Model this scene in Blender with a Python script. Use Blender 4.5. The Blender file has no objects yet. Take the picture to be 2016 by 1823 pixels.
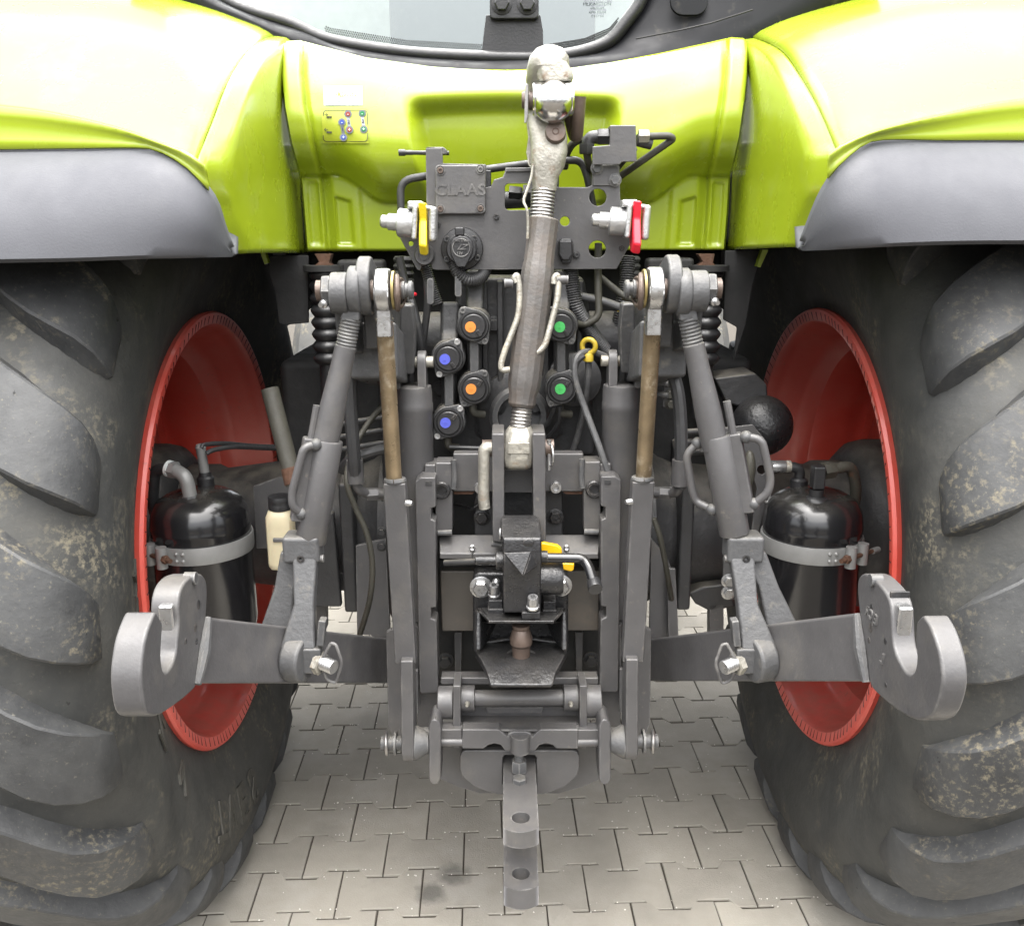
import bpy, bmesh, math, random
from mathutils import Vector, Matrix, Euler, noise
random.seed(7)
sc = bpy.context.scene
C = sc.collection
V = Vector
R = math.radians

# ------------------------------------------------------------------ camera
# calibrated from the 200 mm paving grid and the 38 inch rims: 26 mm phone lens, 1.55 m above the ground
CAM = V((-0.0194, 0.0, 1.554)); TILT = R(14.196); YAW = R(0.2605); ROLL = R(-0.3); FPX = 1810.0
fw = V((math.sin(YAW)*math.cos(TILT), math.cos(YAW)*math.cos(TILT), -math.sin(TILT)))
r0 = V((math.cos(YAW), -math.sin(YAW), 0)); u0 = r0.cross(fw)
rt = r0*math.cos(ROLL) + u0*math.sin(ROLL); up = u0*math.cos(ROLL) - r0*math.sin(ROLL)
cd = bpy.data.cameras.new('camera'); cam = bpy.data.objects.new('camera', cd); C.objects.link(cam)
m = Matrix.Identity(4)
for i, a in enumerate((rt, up, -fw)):
    for j in range(3): m[j][i] = a[j]
m.translation = CAM
cam.matrix_world = m
cd.sensor_width = 36.0; cd.lens = 36.0*FPX/2016.0; cd.clip_start = 0.05; cd.clip_end = 500
sc.camera = cam

# ------------------------------------------------------------------ overcast daylight
SUN_EL, SUN_ROT = R(76), R(185)
w = bpy.data.worlds.new('World'); sc.world = w; w.use_nodes = True
nt = w.node_tree; bg = nt.nodes['Background']
sky = nt.nodes.new('ShaderNodeTexSky'); sky.sky_type = 'NISHITA'; sky.sun_disc = False
sky.sun_elevation = SUN_EL; sky.sun_rotation = SUN_ROT
sky.air_density = 1.0; sky.dust_density = 7.0; sky.ozone_density = 1.0
hs = nt.nodes.new('ShaderNodeHueSaturation'); hs.inputs['Saturation'].default_value = 0.22
nt.links.new(sky.outputs[0], hs.inputs['Color']); nt.links.new(hs.outputs[0], bg.inputs['Color'])
bg.inputs['Strength'].default_value = 0.15
sl = bpy.data.lights.new('sun', 'SUN'); sun = bpy.data.objects.new('sun', sl); C.objects.link(sun)
sl.energy = 1.5; sl.angle = R(110); sl.color = (1.0, 0.97, 0.92)
sd = V((math.sin(SUN_ROT)*math.cos(SUN_EL), math.cos(SUN_ROT)*math.cos(SUN_EL), math.sin(SUN_EL)))
sun.rotation_euler = sd.to_track_quat('Z', 'Y').to_euler(); sun.location = (0, -3, 8)
vs = sc.view_settings
vs.view_transform = 'Standard'; vs.look = 'None'; vs.gamma = 1.0; vs.use_curve_mapping = False
vs.exposure = 2.2
sc.cycles.max_bounces = 8; sc.cycles.diffuse_bounces = 5

# ------------------------------------------------------------------ measuring helpers: a sighting line and a real plane give a point
def ray(u, v): return rt*((u-1008)/FPX) - up*((v-911.5)/FPX) + fw
def P(u, v, Y):
    d = ray(u, v); return CAM + d*((Y-CAM.y)/d.y)
def PX(u, v, X):
    d = ray(u, v); return CAM + d*((X-CAM.x)/d.x)
def PZ(u, v, Z):
    d = ray(u, v); return CAM + d*((Z-CAM.z)/d.z)
def px(n, Y): return n*Y*1.055/FPX      # n photo units to metres at depth Y
def lerp(a, b, t): return a + (b-a)*t
def sst(a, b, x):
    t = max(0.0, min(1.0, (x-a)/(b-a))); return t*t*(3-2*t)
def interp(L, x):                        # piecewise linear through (x, y) pairs
    if x <= L[0][0]: return L[0][1]
    for (a, b), (c, d) in zip(L, L[1:]):
        if x <= c: return b + (d-b)*(x-a)/(c-a)
    return L[-1][1]
def curve(pts, n, smooth=True):          # n+1 points evenly along a polyline / Catmull-Rom
    pts = [V(p) for p in pts]
    if smooth and len(pts) > 2:
        o = []
        for i in range(len(pts)-1):
            p0 = pts[max(i-1, 0)]; p1 = pts[i]; p2 = pts[i+1]; p3 = pts[min(i+2, len(pts)-1)]
            for k in range(8):
                t = k/8; o.append(0.5*((2*p1)+(p2-p0)*t+(2*p0-5*p1+4*p2-p3)*t*t+(3*p1-p0-3*p2+p3)*t**3))
        o.append(pts[-1]); pts = o
    L = [0]
    for a, b in zip(pts, pts[1:]): L.append(L[-1]+(b-a).length)
    out = []; j = 0
    for i in range(n+1):
        s = L[-1]*i/n
        while j < len(pts)-2 and L[j+1] < s: j += 1
        t = (s-L[j])/max(L[j+1]-L[j], 1e-9); out.append(pts[j].lerp(pts[j+1], min(t, 1)))
    return out
def fillet(pts, r, n=5):                 # rounds the bends of a pipe
    pts = [V(p) for p in pts]; o = [pts[0]]
    for a, b, c in zip(pts, pts[1:], pts[2:]):
        d1 = (a-b); d2 = (c-b); k = min(r, d1.length*.48, d2.length*.48)
        s = b+d1.normalized()*k; e = b+d2.normalized()*k
        for i in range(n+1):
            t = i/n; o.append(s*(1-t)**2+b*2*t*(1-t)+e*t*t)
    o.append(pts[-1]); return o

# ------------------------------------------------------------------ materials
MATS = {}
DUST = (.20, .18, .14); RUST = (.09, .036, .016)
def mat(name, col, rough=.5, metal=0., coat=0., var=.12, vs_=9., bump=.0, bs=90., spots=(), spec=.5, rvar=.1, sss=0., wear=None, top=0.):
    m = bpy.data.materials.new(name); m.use_nodes = True
    t = m.node_tree; N = t.nodes; L = t.links; b = N['Principled BSDF']
    g = N.new('ShaderNodeNewGeometry')
    def nz(scale, det=5., ro=.6):
        n = N.new('ShaderNodeTexNoise'); n.inputs['Scale'].default_value = scale
        n.inputs['Detail'].default_value = det; n.inputs['Roughness'].default_value = ro
        L.new(g.outputs['Position'], n.inputs['Vector']); return n.outputs['Fac']
    def mr(src, a, b_, c, d):
        n = N.new('ShaderNodeMapRange'); L.new(src, n.inputs['Value'])
        for k, q in zip(('From Min', 'From Max', 'To Min', 'To Max'), (a, b_, c, d)): n.inputs[k].default_value = q
        return n.outputs['Result']
    n1 = nz(vs_)
    mul = N.new('ShaderNodeMix'); mul.data_type = 'RGBA'; mul.blend_type = 'MULTIPLY'; mul.inputs[0].default_value = 1
    mul.inputs[6].default_value = (*col, 1)
    cmb = N.new('ShaderNodeCombineColor')
    f = mr(n1, .3, .7, 1-var, 1+var)
    for i in range(3): L.new(f, cmb.inputs[i])
    L.new(cmb.outputs[0], mul.inputs[7]); c_out = mul.outputs[2]
    r_out = mr(nz(vs_*2.7), .3, .7, max(.02, rough-rvar), min(1, rough+rvar))
    m_out = None
    for s in spots:      # (colour, scale, lo, hi, roughness, strength)
        sc_, sca, lo, hi, ro, st = s[:6]
        fac = mr(nz(sca, 8., .68), lo, hi, 0, st)
        if len(s) > 6:                       # fine specks gathered in large clusters
            mk = N.new('ShaderNodeMath'); mk.operation = 'MULTIPLY'; L.new(fac, mk.inputs[0]); L.new(mr(nz(s[6], 3.), .50, .62, 0, 1), mk.inputs[1]); fac = mk.outputs[0]
        x = N.new('ShaderNodeMix'); x.data_type = 'RGBA'; L.new(fac, x.inputs[0]); L.new(c_out, x.inputs[6])
        x.inputs[7].default_value = (*sc_, 1); c_out = x.outputs[2]
        y = N.new('ShaderNodeMix'); L.new(fac, y.inputs[0]); L.new(r_out, y.inputs[2]); y.inputs[3].default_value = ro; r_out = y.outputs[0]
        if metal > 0:
            z = N.new('ShaderNodeMix'); L.new(fac, z.inputs[0])
            if m_out is None: z.inputs[2].default_value = metal
            else: L.new(m_out, z.inputs[2])
            z.inputs[3].default_value = 0.0; m_out = z.outputs[0]
    def mixin(fac, colr, ro):
        nonlocal c_out, r_out
        x = N.new('ShaderNodeMix'); x.data_type = 'RGBA'; L.new(fac, x.inputs[0]); L.new(c_out, x.inputs[6]); x.inputs[7].default_value = (*colr, 1); c_out = x.outputs[2]
        y = N.new('ShaderNodeMix'); L.new(fac, y.inputs[0]); L.new(r_out, y.inputs[2]); y.inputs[3].default_value = ro; r_out = y.outputs[0]
    def math_(op, a_, b_):
        n = N.new('ShaderNodeMath'); n.operation = op
        for i_, q in enumerate((a_, b_)):
            if isinstance(q, (int, float)): n.inputs[i_].default_value = q
            else: L.new(q, n.inputs[i_])
        return n.outputs[0]
    if top:                                  # dust that settled on the upward faces
        sx = N.new('ShaderNodeSeparateXYZ'); L.new(g.outputs['Normal'], sx.inputs[0])
        mixin(math_('MULTIPLY', mr(sx.outputs[2], .35, .95, 0, top), mr(nz(24., 6.), .38, .62, .25, 1)), DUST, .85)
    if wear:                                 # paint rubbed off along the edges
        bv = N.new('ShaderNodeBevel'); bv.samples = 4; bv.inputs['Radius'].default_value = .0045
        dt_ = N.new('ShaderNodeVectorMath'); dt_.operation = 'DOT_PRODUCT'; L.new(bv.outputs[0], dt_.inputs[0]); L.new(g.outputs['Normal'], dt_.inputs[1])
        mixin(math_('MULTIPLY', mr(dt_.outputs['Value'], .985, .90, 0, .9), mr(nz(34., 7.), .44, .62, .0, 1)), wear, .4)
    L.new(c_out, b.inputs['Base Color']); L.new(r_out, b.inputs['Roughness'])
    if m_out is not None: L.new(m_out, b.inputs['Metallic'])
    else: b.inputs['Metallic'].default_value = metal
    b.inputs['Coat Weight'].default_value = coat; b.inputs['Coat Roughness'].default_value = .12
    b.inputs['Specular IOR Level'].default_value = spec
    if sss: b.inputs['Subsurface Weight'].default_value = sss; b.inputs['Subsurface Scale'].default_value = .01
    if bump:
        bp = N.new('ShaderNodeBump'); bp.inputs['Strength'].default_value = bump; bp.inputs['Distance'].default_value = .004
        L.new(nz(bs, 6.), bp.inputs['Height']); L.new(bp.outputs[0], b.inputs['Normal'])
    if name == 'concrete':                # each stone its own tone
        oi = N.new('ShaderNodeObjectInfo'); q = mr(oi.outputs['Random'], 0, 1, .86, 1.10); hv = N.new('ShaderNodeHueSaturation')
        L.new(c_out, hv.inputs['Color']); L.new(q, hv.inputs['Value']); c_out = hv.outputs[0]
        for sx, sy, sr in ((893, 1721, .055), (848, 1757, .05), (730, 1420, .09), (1560, 1660, .10), (640, 1640, .07)):   # old oil drips
            pz = PZ(sx, sy, 0); vd = N.new('ShaderNodeVectorMath'); vd.operation = 'DISTANCE'; vd.inputs[1].default_value = pz
            L.new(g.outputs['Position'], vd.inputs[0]); ad = N.new('ShaderNodeMath'); ad.operation = 'MULTIPLY_ADD'; L.new(nz(30.), ad.inputs[0]); ad.inputs[1].default_value = .05; L.new(vd.outputs['Value'], ad.inputs[2])
            fq = mr(ad.outputs[0], sr*.45+.02, sr*.85+.028, .62 if sr < .06 else .22, 0); xx = N.new('ShaderNodeMix'); xx.data_type = 'RGBA'; L.new(fq, xx.inputs[0]); L.new(c_out, xx.inputs[6]); xx.inputs[7].default_value = (.05, .048, .044, 1); c_out = xx.outputs[2]
        L.new(c_out, b.inputs['Base Color'])
    MATS[name] = m; return m
mat('green_paint', (.232, .298, .012), .26, coat=.35, var=.03, vs_=3, rvar=.05, spots=[((.30, .31, .13), 60, .66, .76, .5, .3, 4), ((.36, .36, .22), 9, .55, .8, .45, .18)])
mat('grey_paint', (.058, .0565, .0575), .42, wear=(.20, .195, .185), top=.10, var=.10, vs_=14, bump=.12, bs=140, spots=[(DUST, 6, .52, .8, .75, .28), (DUST, 70, .60, .70, .8, .5, 7), ((.03, .03, .03), 30, .64, .70, .5, .5, 5), ((.30, .29, .27), 190, .70, .74, .5, .7, 9)])
mat('grey_cast', (.053, .0535, .055), .5, wear=(.19, .185, .175), top=.28, var=.14, vs_=20, bump=.35, bs=110, spots=[(DUST, 35, .58, .75, .8, .4), ((.28, .27, .25), 170, .70, .74, .5, .6, 9), (RUST, 40, .70, .74, .8, .5, 6)])
mat('dark_cast', (.024, .024, .025), .5, top=.4, var=.2, vs_=12, bump=.4, bs=80, spots=[(DUST, 28, .60, .8, .85, .3)])
mat('black_cast', (.013, .013, .014), .33, wear=(.08, .072, .065), top=.05, var=.2, vs_=30, bump=.5, bs=120, spots=[((.10, .07, .045), 35, .70, .8, .7, .5)])
mat('black_gloss', (.009, .009, .010), .20, top=.10, coat=.35, var=.2, vs_=12, rvar=.05, spots=[(DUST, 60, .68, .8, .7, .25)])
mat('black_plastic', (.015, .015, .016), .42, var=.15, vs_=30, bump=.15, bs=200, spots=[(DUST, 40, .64, .8, .8, .25)])
mat('black_trim', (.009, .0095, .0115), .55, spec=.25, var=.2, vs_=6, spots=[(DUST, 14, .58, .8, .7, .3)])
mat('hose_rubber', (.024, .024, .025), .48, var=.2, vs_=40, spots=[(DUST, 50, .6, .8, .8, .35)])
mat('soft_black', (.012, .012, .012), .75, var=.25, vs_=8, bump=.4, bs=40, spots=[(DUST, 16, .6, .85, .9, .2)])
mat('flare_rubber', (.062, .064, .073), .68, var=.10, vs_=5, bump=.12, bs=300, spots=[((.05, .05, .05), 60, .70, .76, .6, .5), ((.35, .34, .33), 70, .72, .78, .6, .4)])
mat('tyre_rubber', (.025, .026, .025), .66, var=.28, vs_=7, bump=.30, bs=70, spots=[((.058, .056, .049), 5, .42, .72, .88, .7), ((.17, .15, .105), 85, .48, .64, .95, .75, 5.5), ((.10, .09, .07), 160, .60, .70, .95, .5), ((.008, .008, .008), 40, .68, .71, .9, .8)])
mat('lug_rubber', (.025, .026, .027), .6, var=.25, vs_=9, bump=.30, bs=55, spots=[((.062, .063, .062), 6, .45, .70, .8, .7), ((.19, .165, .11), 80, .52, .66, .95, .62, 5), ((.14, .13, .10), 150, .60, .68, .95, .5), ((.008, .008, .008), 32, .67, .70, .9, .9)])
mat('letter_rubber', (.042, .040, .033), .72, var=.2, vs_=30, bump=.3, bs=140)
mat('red_paint', (.60, .072, .050), .38, top=.25, coat=.25, var=.12, vs_=6, spots=[((.36, .15, .12), 6, .42, .8, .7, .45), ((.20, .12, .09), 80, .58, .70, .8, .5, 5)])
mat('red_bright', (.5, .03, .025), .4, var=.05)
mat('zinc', (.40, .40, .40), .32, metal=.9, var=.12, vs_=40, bump=.15, bs=160)
mat('zinc_worn', (.27, .258, .225), .46, metal=.55, var=.18, vs_=30, bump=.5, bs=110, spots=[((.10, .06, .03), 45, .54, .68, .8, .85), ((.35, .32, .25), 20, .55, .7, .7, .5)])
mat('chrome', (.6, .6, .6), .16, metal=1., var=.06, vs_=60, bump=.1, bs=200, spots=[((.35, .30, .24), 90, .66, .74, .6, .6)])
mat('thread_steel', (.30, .29, .28), .34, metal=.9, var=.2, vs_=60, spots=[(RUST, 60, .64, .75, .8, .5)])
mat('brown_steel', (.085, .062, .05), .45, metal=.3, var=.2, vs_=40, bump=.2, bs=140, spots=[(RUST, 30, .6, .75, .8, .5)])
mat('greased_rod', (.21, .16, .098), .34, metal=.5, var=.35, vs_=16, bump=.25, bs=120, spots=[((.46, .42, .34), 75, .48, .64, .28, .75, 12), ((.10, .055, .03), 14, .60, .72, .7, .75)])
mat('rust', (.055, .024, .012), .85, var=.35, vs_=35, bump=.7, bs=90)
mat('olive_steel', (.036, .034, .026), .6, var=.2, vs_=22, bump=.3, bs=110, spots=[(RUST, 14, .6, .7, .85, .8)])
mat('worn_grey', (.062, .058, .055), .45, var=.2, vs_=12, bump=.3, bs=120, wear=(.16, .14, .12), top=.2, spots=[((.085, .062, .045), 8, .45, .65, .6, .6), ((.26, .24, .21), 120, .64, .70, .5, .7, 8)])
mat('plate_brown', (.055, .049, .042), .5, var=.18, vs_=7, spots=[((.14, .11, .08), 10, .55, .75, .6, .4)])
mat('alu_cast', (.45, .45, .45), .34, metal=.75, var=.08, vs_=30, bump=.25, bs=160)
mat('clamp_grey', (.19, .19, .185), .5, metal=.3, var=.12, vs_=25, spots=[(RUST, 60, .70, .78, .8, .4)])
mat('yellow_plastic', (.58, .44, .015), .35, var=.06)
mat('yellow_lever', (.62, .36, .004), .35, var=.05)
mat('washer_brass', (.20, .155, .06), .4, metal=.5, var=.2)
mat('yellow_dull', (.36, .26, .02), .45, var=.1)
mat('red_plastic', (.75, .02, .04), .35, var=.06)
mat('orange_cap', (.50, .17, .025), .5, var=.08)
mat('blue_cap', (.06, .075, .38), .5, var=.08)
mat('green_cap', (.04, .33, .075), .5, var=.08)
mat('cream_plastic', (.40, .35, .235), .45, var=.08, vs_=14, sss=.1)
mat('white_label', (.5, .55, .54), .35, var=.02)
mat('ink_yellow', (.40, .27, .01), .5, var=.02); mat('ink_black', (.02, .02, .02), .5, var=.02)
mat('decal_green', (.27, .31, .02), .4, var=.02); mat('decal_grey', (.13, .14, .16), .4, var=.02)
mat('decal_blue', (.03, .06, .30), .4, var=.02); mat('decal_red', (.24, .03, .02), .4, var=.02); mat('decal_emerald', (.006, .17, .045), .4, var=.02)
mat('concrete', (.255, .238, .203), .85, var=.10, vs_=7, bump=.35, bs=260, spots=[((.31, .30, .27), 70, .62, .70, .9, .5), ((.30, .29, .27), 3.5, .5, .7, .9, .35), ((.11, .105, .095), 5, .60, .78, .7, .45), ((.10, .10, .09), 90, .70, .75, .9, .5)])
mat('joint_sand', (.048, .041, .031), .95, var=.3, vs_=40, bump=.8, bs=200, spots=[((.10, .09, .07), 90, .60, .72, .9, .6)])
mat('grit_stone', (.55, .53, .48), .8, var=.3, vs_=80)
def glass():
    m = bpy.data.materials.new('cab_glass'); m.use_nodes = True; t = m.node_tree; N = t.nodes; L = t.links
    N.remove(N['Principled BSDF']); o = N['Material Output']
    tr = N.new('ShaderNodeBsdfTransparent'); tr.inputs[0].default_value = (.66, .76, .73, 1)
    gl = N.new('ShaderNodeBsdfGlossy'); gl.inputs['Roughness'].default_value = .015; gl.inputs['Color'].default_value = (.95, 1, .98, 1)
    fr = N.new('ShaderNodeFresnel'); fr.inputs['IOR'].default_value = 2.6
    mx = N.new('ShaderNodeMixShader'); L.new(fr.outputs[0], mx.inputs[0]); L.new(tr.outputs[0], mx.inputs[1]); L.new(gl.outputs[0], mx.inputs[2])
    L.new(mx.outputs[0], o.inputs[0]); MATS['cab_glass'] = m
glass()

# ------------------------------------------------------------------ mesh helpers
def basis(ax):
    ax = V(ax).normalized(); h = V((0, 0, 1)) if abs(ax.z) < .9 else V((1, 0, 0))
    a = h.cross(ax).normalized(); return a, ax.cross(a), ax
class B:
    def __init__(s): s.bm = bmesh.new()
    def verts(s, pts): return [s.bm.verts.new(p) for p in pts]
    def face(s, vs):
        try: return s.bm.faces.new(vs)
        except ValueError: return None
    def loft(s, rings, closed=True, cap0=True, cap1=True):
        R_ = [s.verts(r) for r in rings]; n = len(R_[0])
        for a, b in zip(R_, R_[1:]):
            for i in range(n if closed else n-1):
                j = (i+1) % n; s.face((a[i], a[j], b[j], b[i]))
        if cap0 and closed: s.face(list(reversed(R_[0])))
        if cap1 and closed: s.face(R_[-1])
        return s
    def grid(s, rows): return s.loft(rows, closed=False)
    def tube(s, pts, r, n=12, cap=True):
        pts = [V(p) for p in pts]; k = len(pts); rs = r if isinstance(r, (list, tuple)) else [r]*k
        rings = []; pa = None
        for i, p in enumerate(pts):
            d = (pts[min(i+1, k-1)]-pts[max(i-1, 0)]).normalized()
            if pa is None: a, b, _ = basis(d)
            else:
                a = (pa - d*pa.dot(d)).normalized(); b = d.cross(a)
            pa = a
            rings.append([p+(a*math.cos(t)+b*math.sin(t))*rs[i] for t in [2*math.pi*q/n for q in range(n)]])
        return s.loft(rings, True, cap, cap)
    def lathe(s, prof, o, ax, n=28, cap=True):     # prof: (radius, height along ax)
        a, b, c = basis(ax); o = V(o)
        rings = [[o+c*h+(a*math.cos(t)+b*math.sin(t))*max(r, 1e-4) for t in [2*math.pi*q/n for q in range(n)]] for r, h in prof]
        return s.loft(rings, True, cap, cap)
    def cyl(s, a, b, r, n=20, r2=None):
        a = V(a); b = V(b); return s.lathe([(r, 0), (r if r2 is None else r2, (b-a).length)], a, b-a, n)
    def box(s, c, size, rot=None):
        c = V(c); M = rot.to_matrix() if rot is not None and not isinstance(rot, Matrix) else (rot or Matrix.Identity(3))
        h = [x/2 for x in size]
        q = [c+M@V((x*h[0], y*h[1], z*h[2])) for z in (-1, 1) for x, y in ((-1, -1), (1, -1), (1, 1), (-1, 1))]
        return s.loft([q[:4], q[4:]])
    def prism(s, pts, vec):
        pts = [V(p) for p in pts]; vec = V(vec)
        return s.loft([pts, [p+vec for p in pts]])
    def plate(s, pts, vec, holes=()):             # polygon with holes, extruded
        vec = V(vec); b2 = bmesh.new(); es = []
        for lp in [pts]+list(holes):
            vv = [b2.verts.new(V(p)) for p in lp]
            es += [b2.edges.new((vv[i], vv[(i+1) % len(vv)])) for i in range(len(vv))]
        bmesh.ops.triangle_fill(b2, edges=es, use_beauty=True, use_dissolve=False)
        b2.verts.index_update(); mp0 = s.verts([v.co for v in b2.verts]); mp1 = s.verts([v.co+vec for v in b2.verts])
        for f in b2.faces:
            ids = [v.index for v in f.verts]; s.face([mp0[i] for i in ids]); s.face([mp1[i] for i in reversed(ids)])
        for e in es:
            i, j = e.verts[0].index, e.verts[1].index; s.face((mp0[i], mp0[j], mp1[j], mp1[i]))
        b2.free(); return s
    def hexa(s, c, ax, r, h, ch=.15):
        a, b, d = basis(ax); c = V(c); rg = []
        for rr, hh in ((r, 0), (r, h*(1-ch)), (r*.86, h)):
            rg.append([c+d*hh+(a*math.cos(t)+b*math.sin(t))*rr for t in [math.pi/3*q for q in range(6)]])
        return s.loft(rg)
    def bolt(s, c, ax, r, h=None, washer=True):
        h = h or r*.8; ax = V(ax).normalized(); c = V(c)
        if washer: s.lathe([(r*1.35, -.001), (r*1.35, r*.18), (r*1.25, r*.22)], c, ax, 18)
        return s.hexa(c+ax*r*.15, ax, r, h)
    def socket(s, c, ax, r, h=None):              # socket-head screw
        h = h or r
        return s.lathe([(r, -.001), (r, h*.85), (r*.9, h), (r*.5, h), (r*.45, h*.45), (0, h*.45)], c, ax, 18)
    def ball(s, c, r, sx=(1, 1, 1), n=20, m_=12):
        c = V(c); rg = []
        for i in range(m_+1):
            t = -math.pi/2+math.pi*i/m_
            rg.append([c+V((math.cos(t)*math.cos(q)*r*sx[0], math.cos(t)*math.sin(q)*r*sx[1], math.sin(t)*r*sx[2])) for q in [2*math.pi*k/n for k in range(n)]])
        return s.loft(rg, True, False, False)
    def torus(s, c, ax, Rr, r, n=28, k=10, a0=0., a1=2*math.pi):
        a, b, d = basis(ax); c = V(c); full = abs(a1-a0-2*math.pi) < 1e-6
        pts = [c+(a*math.cos(t)+b*math.sin(t))*Rr for t in [a0+(a1-a0)*i/n for i in range(n+1)]]
        return s.tube(pts, r, k, not full)
    def thread(s, a, b, r, pitch, amp=.0015, n=20): # ribbed cylinder standing for a screw thread or a bellows
        a = V(a); b = V(b); L_ = (b-a).length; k = max(2, int(L_/pitch)); pr = []
        for i in range(k):
            h = L_*i/k; q = L_/k; pr += [(r-amp, h), (r-amp*.3, h+q*.25), (r, h+q*.45), (r-amp*.3, h+q*.7)]
        pr.append((r-amp, L_)); return s.lathe(pr, a, b-a, n)
def T(name, label=None, cat=None, loc=(0, 0, 0), kind=None, group=None):
    e = bpy.data.objects.new(name, None); C.objects.link(e); e.location = loc; e.empty_display_size = .1
    if label: e['label'] = label
    if cat: e['category'] = cat
    if kind: e['kind'] = kind
    return e
def link(o, parent):
    C.objects.link(o)
    if parent is not None:
        bpy.context.view_layer.update() if False else None
        o.parent = parent
        o.matrix_parent_inverse = PINV.get(parent.name, Matrix.Identity(4))
PINV = {}
def obj(name, b, m, parent=None, bev=0., seg=2, ang=35, label=None, sub=0):
    bm = b.bm if isinstance(b, B) else b
    bmesh.ops.remove_doubles(bm, verts=bm.verts, dist=1e-6)
    bmesh.ops.recalc_face_normals(bm, faces=bm.faces)
    me = bpy.data.meshes.new(name); bm.to_mesh(me); bm.free()
    me.materials.append(MATS[m] if isinstance(m, str) else m)
    me.polygons.foreach_set('use_smooth', [True]*len(me.polygons))
    if not bev: me.set_sharp_from_angle(angle=R(ang))
    o = bpy.data.objects.new(name, me); link(o, parent)
    if bev:
        md = o.modifiers.new('bevel', 'BEVEL'); md.width = bev; md.segments = seg; md.limit_method = 'ANGLE'; md.angle_limit = R(ang)
        md.harden_normals = True; md.use_clamp_overlap = True
        me.set_sharp_from_angle(angle=R(75))
    if sub:
        md = o.modifiers.new('sub', 'SUBSURF'); md.levels = sub; md.render_levels = sub
    if label: o['label'] = label
    return o
def mirror(o, parent):                              # the same part on the other side of the tractor
    me = o.data.copy(); bm = bmesh.new(); bm.from_mesh(me)
    for v in bm.verts: v.co.x = -v.co.x
    bmesh.ops.reverse_faces(bm, faces=bm.faces); bm.to_mesh(me); bm.free()
    c = o.copy(); c.data = me; c.name = o.name.split('.')[0]; c.parent = None; link(c, parent)
    return c
def mirror_tree(o, parent):
    c = mirror(o, parent)
    for ch in list(o.children): mirror(ch, c)
    return c
def PYpoly(uv, Y): return [P(u, v, Y) for u, v in uv]
def rrect(u0_, v0_, u1_, v1_, r, n=4):
    o = []
    for cx, cy, a in ((u1_-r, v0_+r, -90), (u1_-r, v1_-r, 0), (u0_+r, v1_-r, 90), (u0_+r, v0_+r, 180)):
        for i in range(n+1):
            t = R(a+90*i/n); o.append((cx+r*math.cos(t), cy+r*math.sin(t)))
    return o
def circ(u, v, r, n=20): return [(u+r*math.cos(2*math.pi*i/n), v+r*math.sin(2*math.pi*i/n)) for i in range(n)]
def slab(name, uv, Y, th, m, parent, holes=(), bev=.0015, **k):   # flat plate facing the rear at depth Y
    b = B()
    if holes: b.plate(PYpoly(uv, Y), (0, th, 0), [PYpoly(h, Y) for h in holes])
    else: b.prism(PYpoly(uv, Y), (0, th, 0))
    return obj(name, b, m, parent, bev, **k)
def slabx(name, uv, X, th, m, parent, bev=.0015, **k):            # plate standing fore-and-aft at X
    return obj(name, B().prism([PX(u, v, X) for u, v in uv], (th, 0, 0)), m, parent, bev, **k)
def pipe(name, pts, r, m, parent, fr=.03, n=12, **k):             # pts: (u, v, Y)
    q = [P(*p) if len(p) == 3 else V(p[:3]) for p in pts]
    return obj(name, B().tube(fillet(q, fr) if len(q) > 2 else q, r, n), m, parent, **k)
def hose(name, pts, r, m, parent, n=10, seg=40, rib=0., **k):
    q = curve([P(*p) for p in pts], seg)
    rs = r if not rib else [r+(rib if i % 2 else 0) for i in range(len(q))]
    return obj(name, B().tube(q, rs, n), m, parent, ang=60 if rib else 35, **k)
def bolts(parent, name, lst, Y, ax, r, m, kind='bolt'):
    for u, v in lst:
        b = B(); (b.bolt if kind == 'bolt' else b.socket)(P(u, v, Y), ax, r); obj(name, b, m, parent)
def text(name, s, c, size, m, parent, depth=.001, rot=(90, 0, 0), fn=None, sx=1., font=None, shear=0.):
    cu = bpy.data.curves.new('t', 'FONT'); cu.body = s; cu.size = size; cu.extrude = depth; cu.align_x = 'CENTER'; cu.align_y = 'CENTER'; cu.shear = shear
    cu.resolution_u = 3; cu.offset = size*.02
    o = bpy.data.objects.new('t', cu); C.objects.link(o); bpy.context.view_layer.update()
    dg = bpy.context.evaluated_depsgraph_get(); me = bpy.data.meshes.new_from_object(o.evaluated_get(dg))
    bpy.data.objects.remove(o); bpy.data.curves.remove(cu)
    bm = bmesh.new(); bm.from_mesh(me); bpy.data.meshes.remove(me)
    M = Euler([R(a) for a in rot]).to_matrix()
    for v in bm.verts:
        q = V((v.co.x*sx, v.co.y, v.co.z)); v.co = fn(q) if fn else V(c)+M@q
    return obj(name, bm, m, parent)
REAR = V((0, -1, 0))
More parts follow.
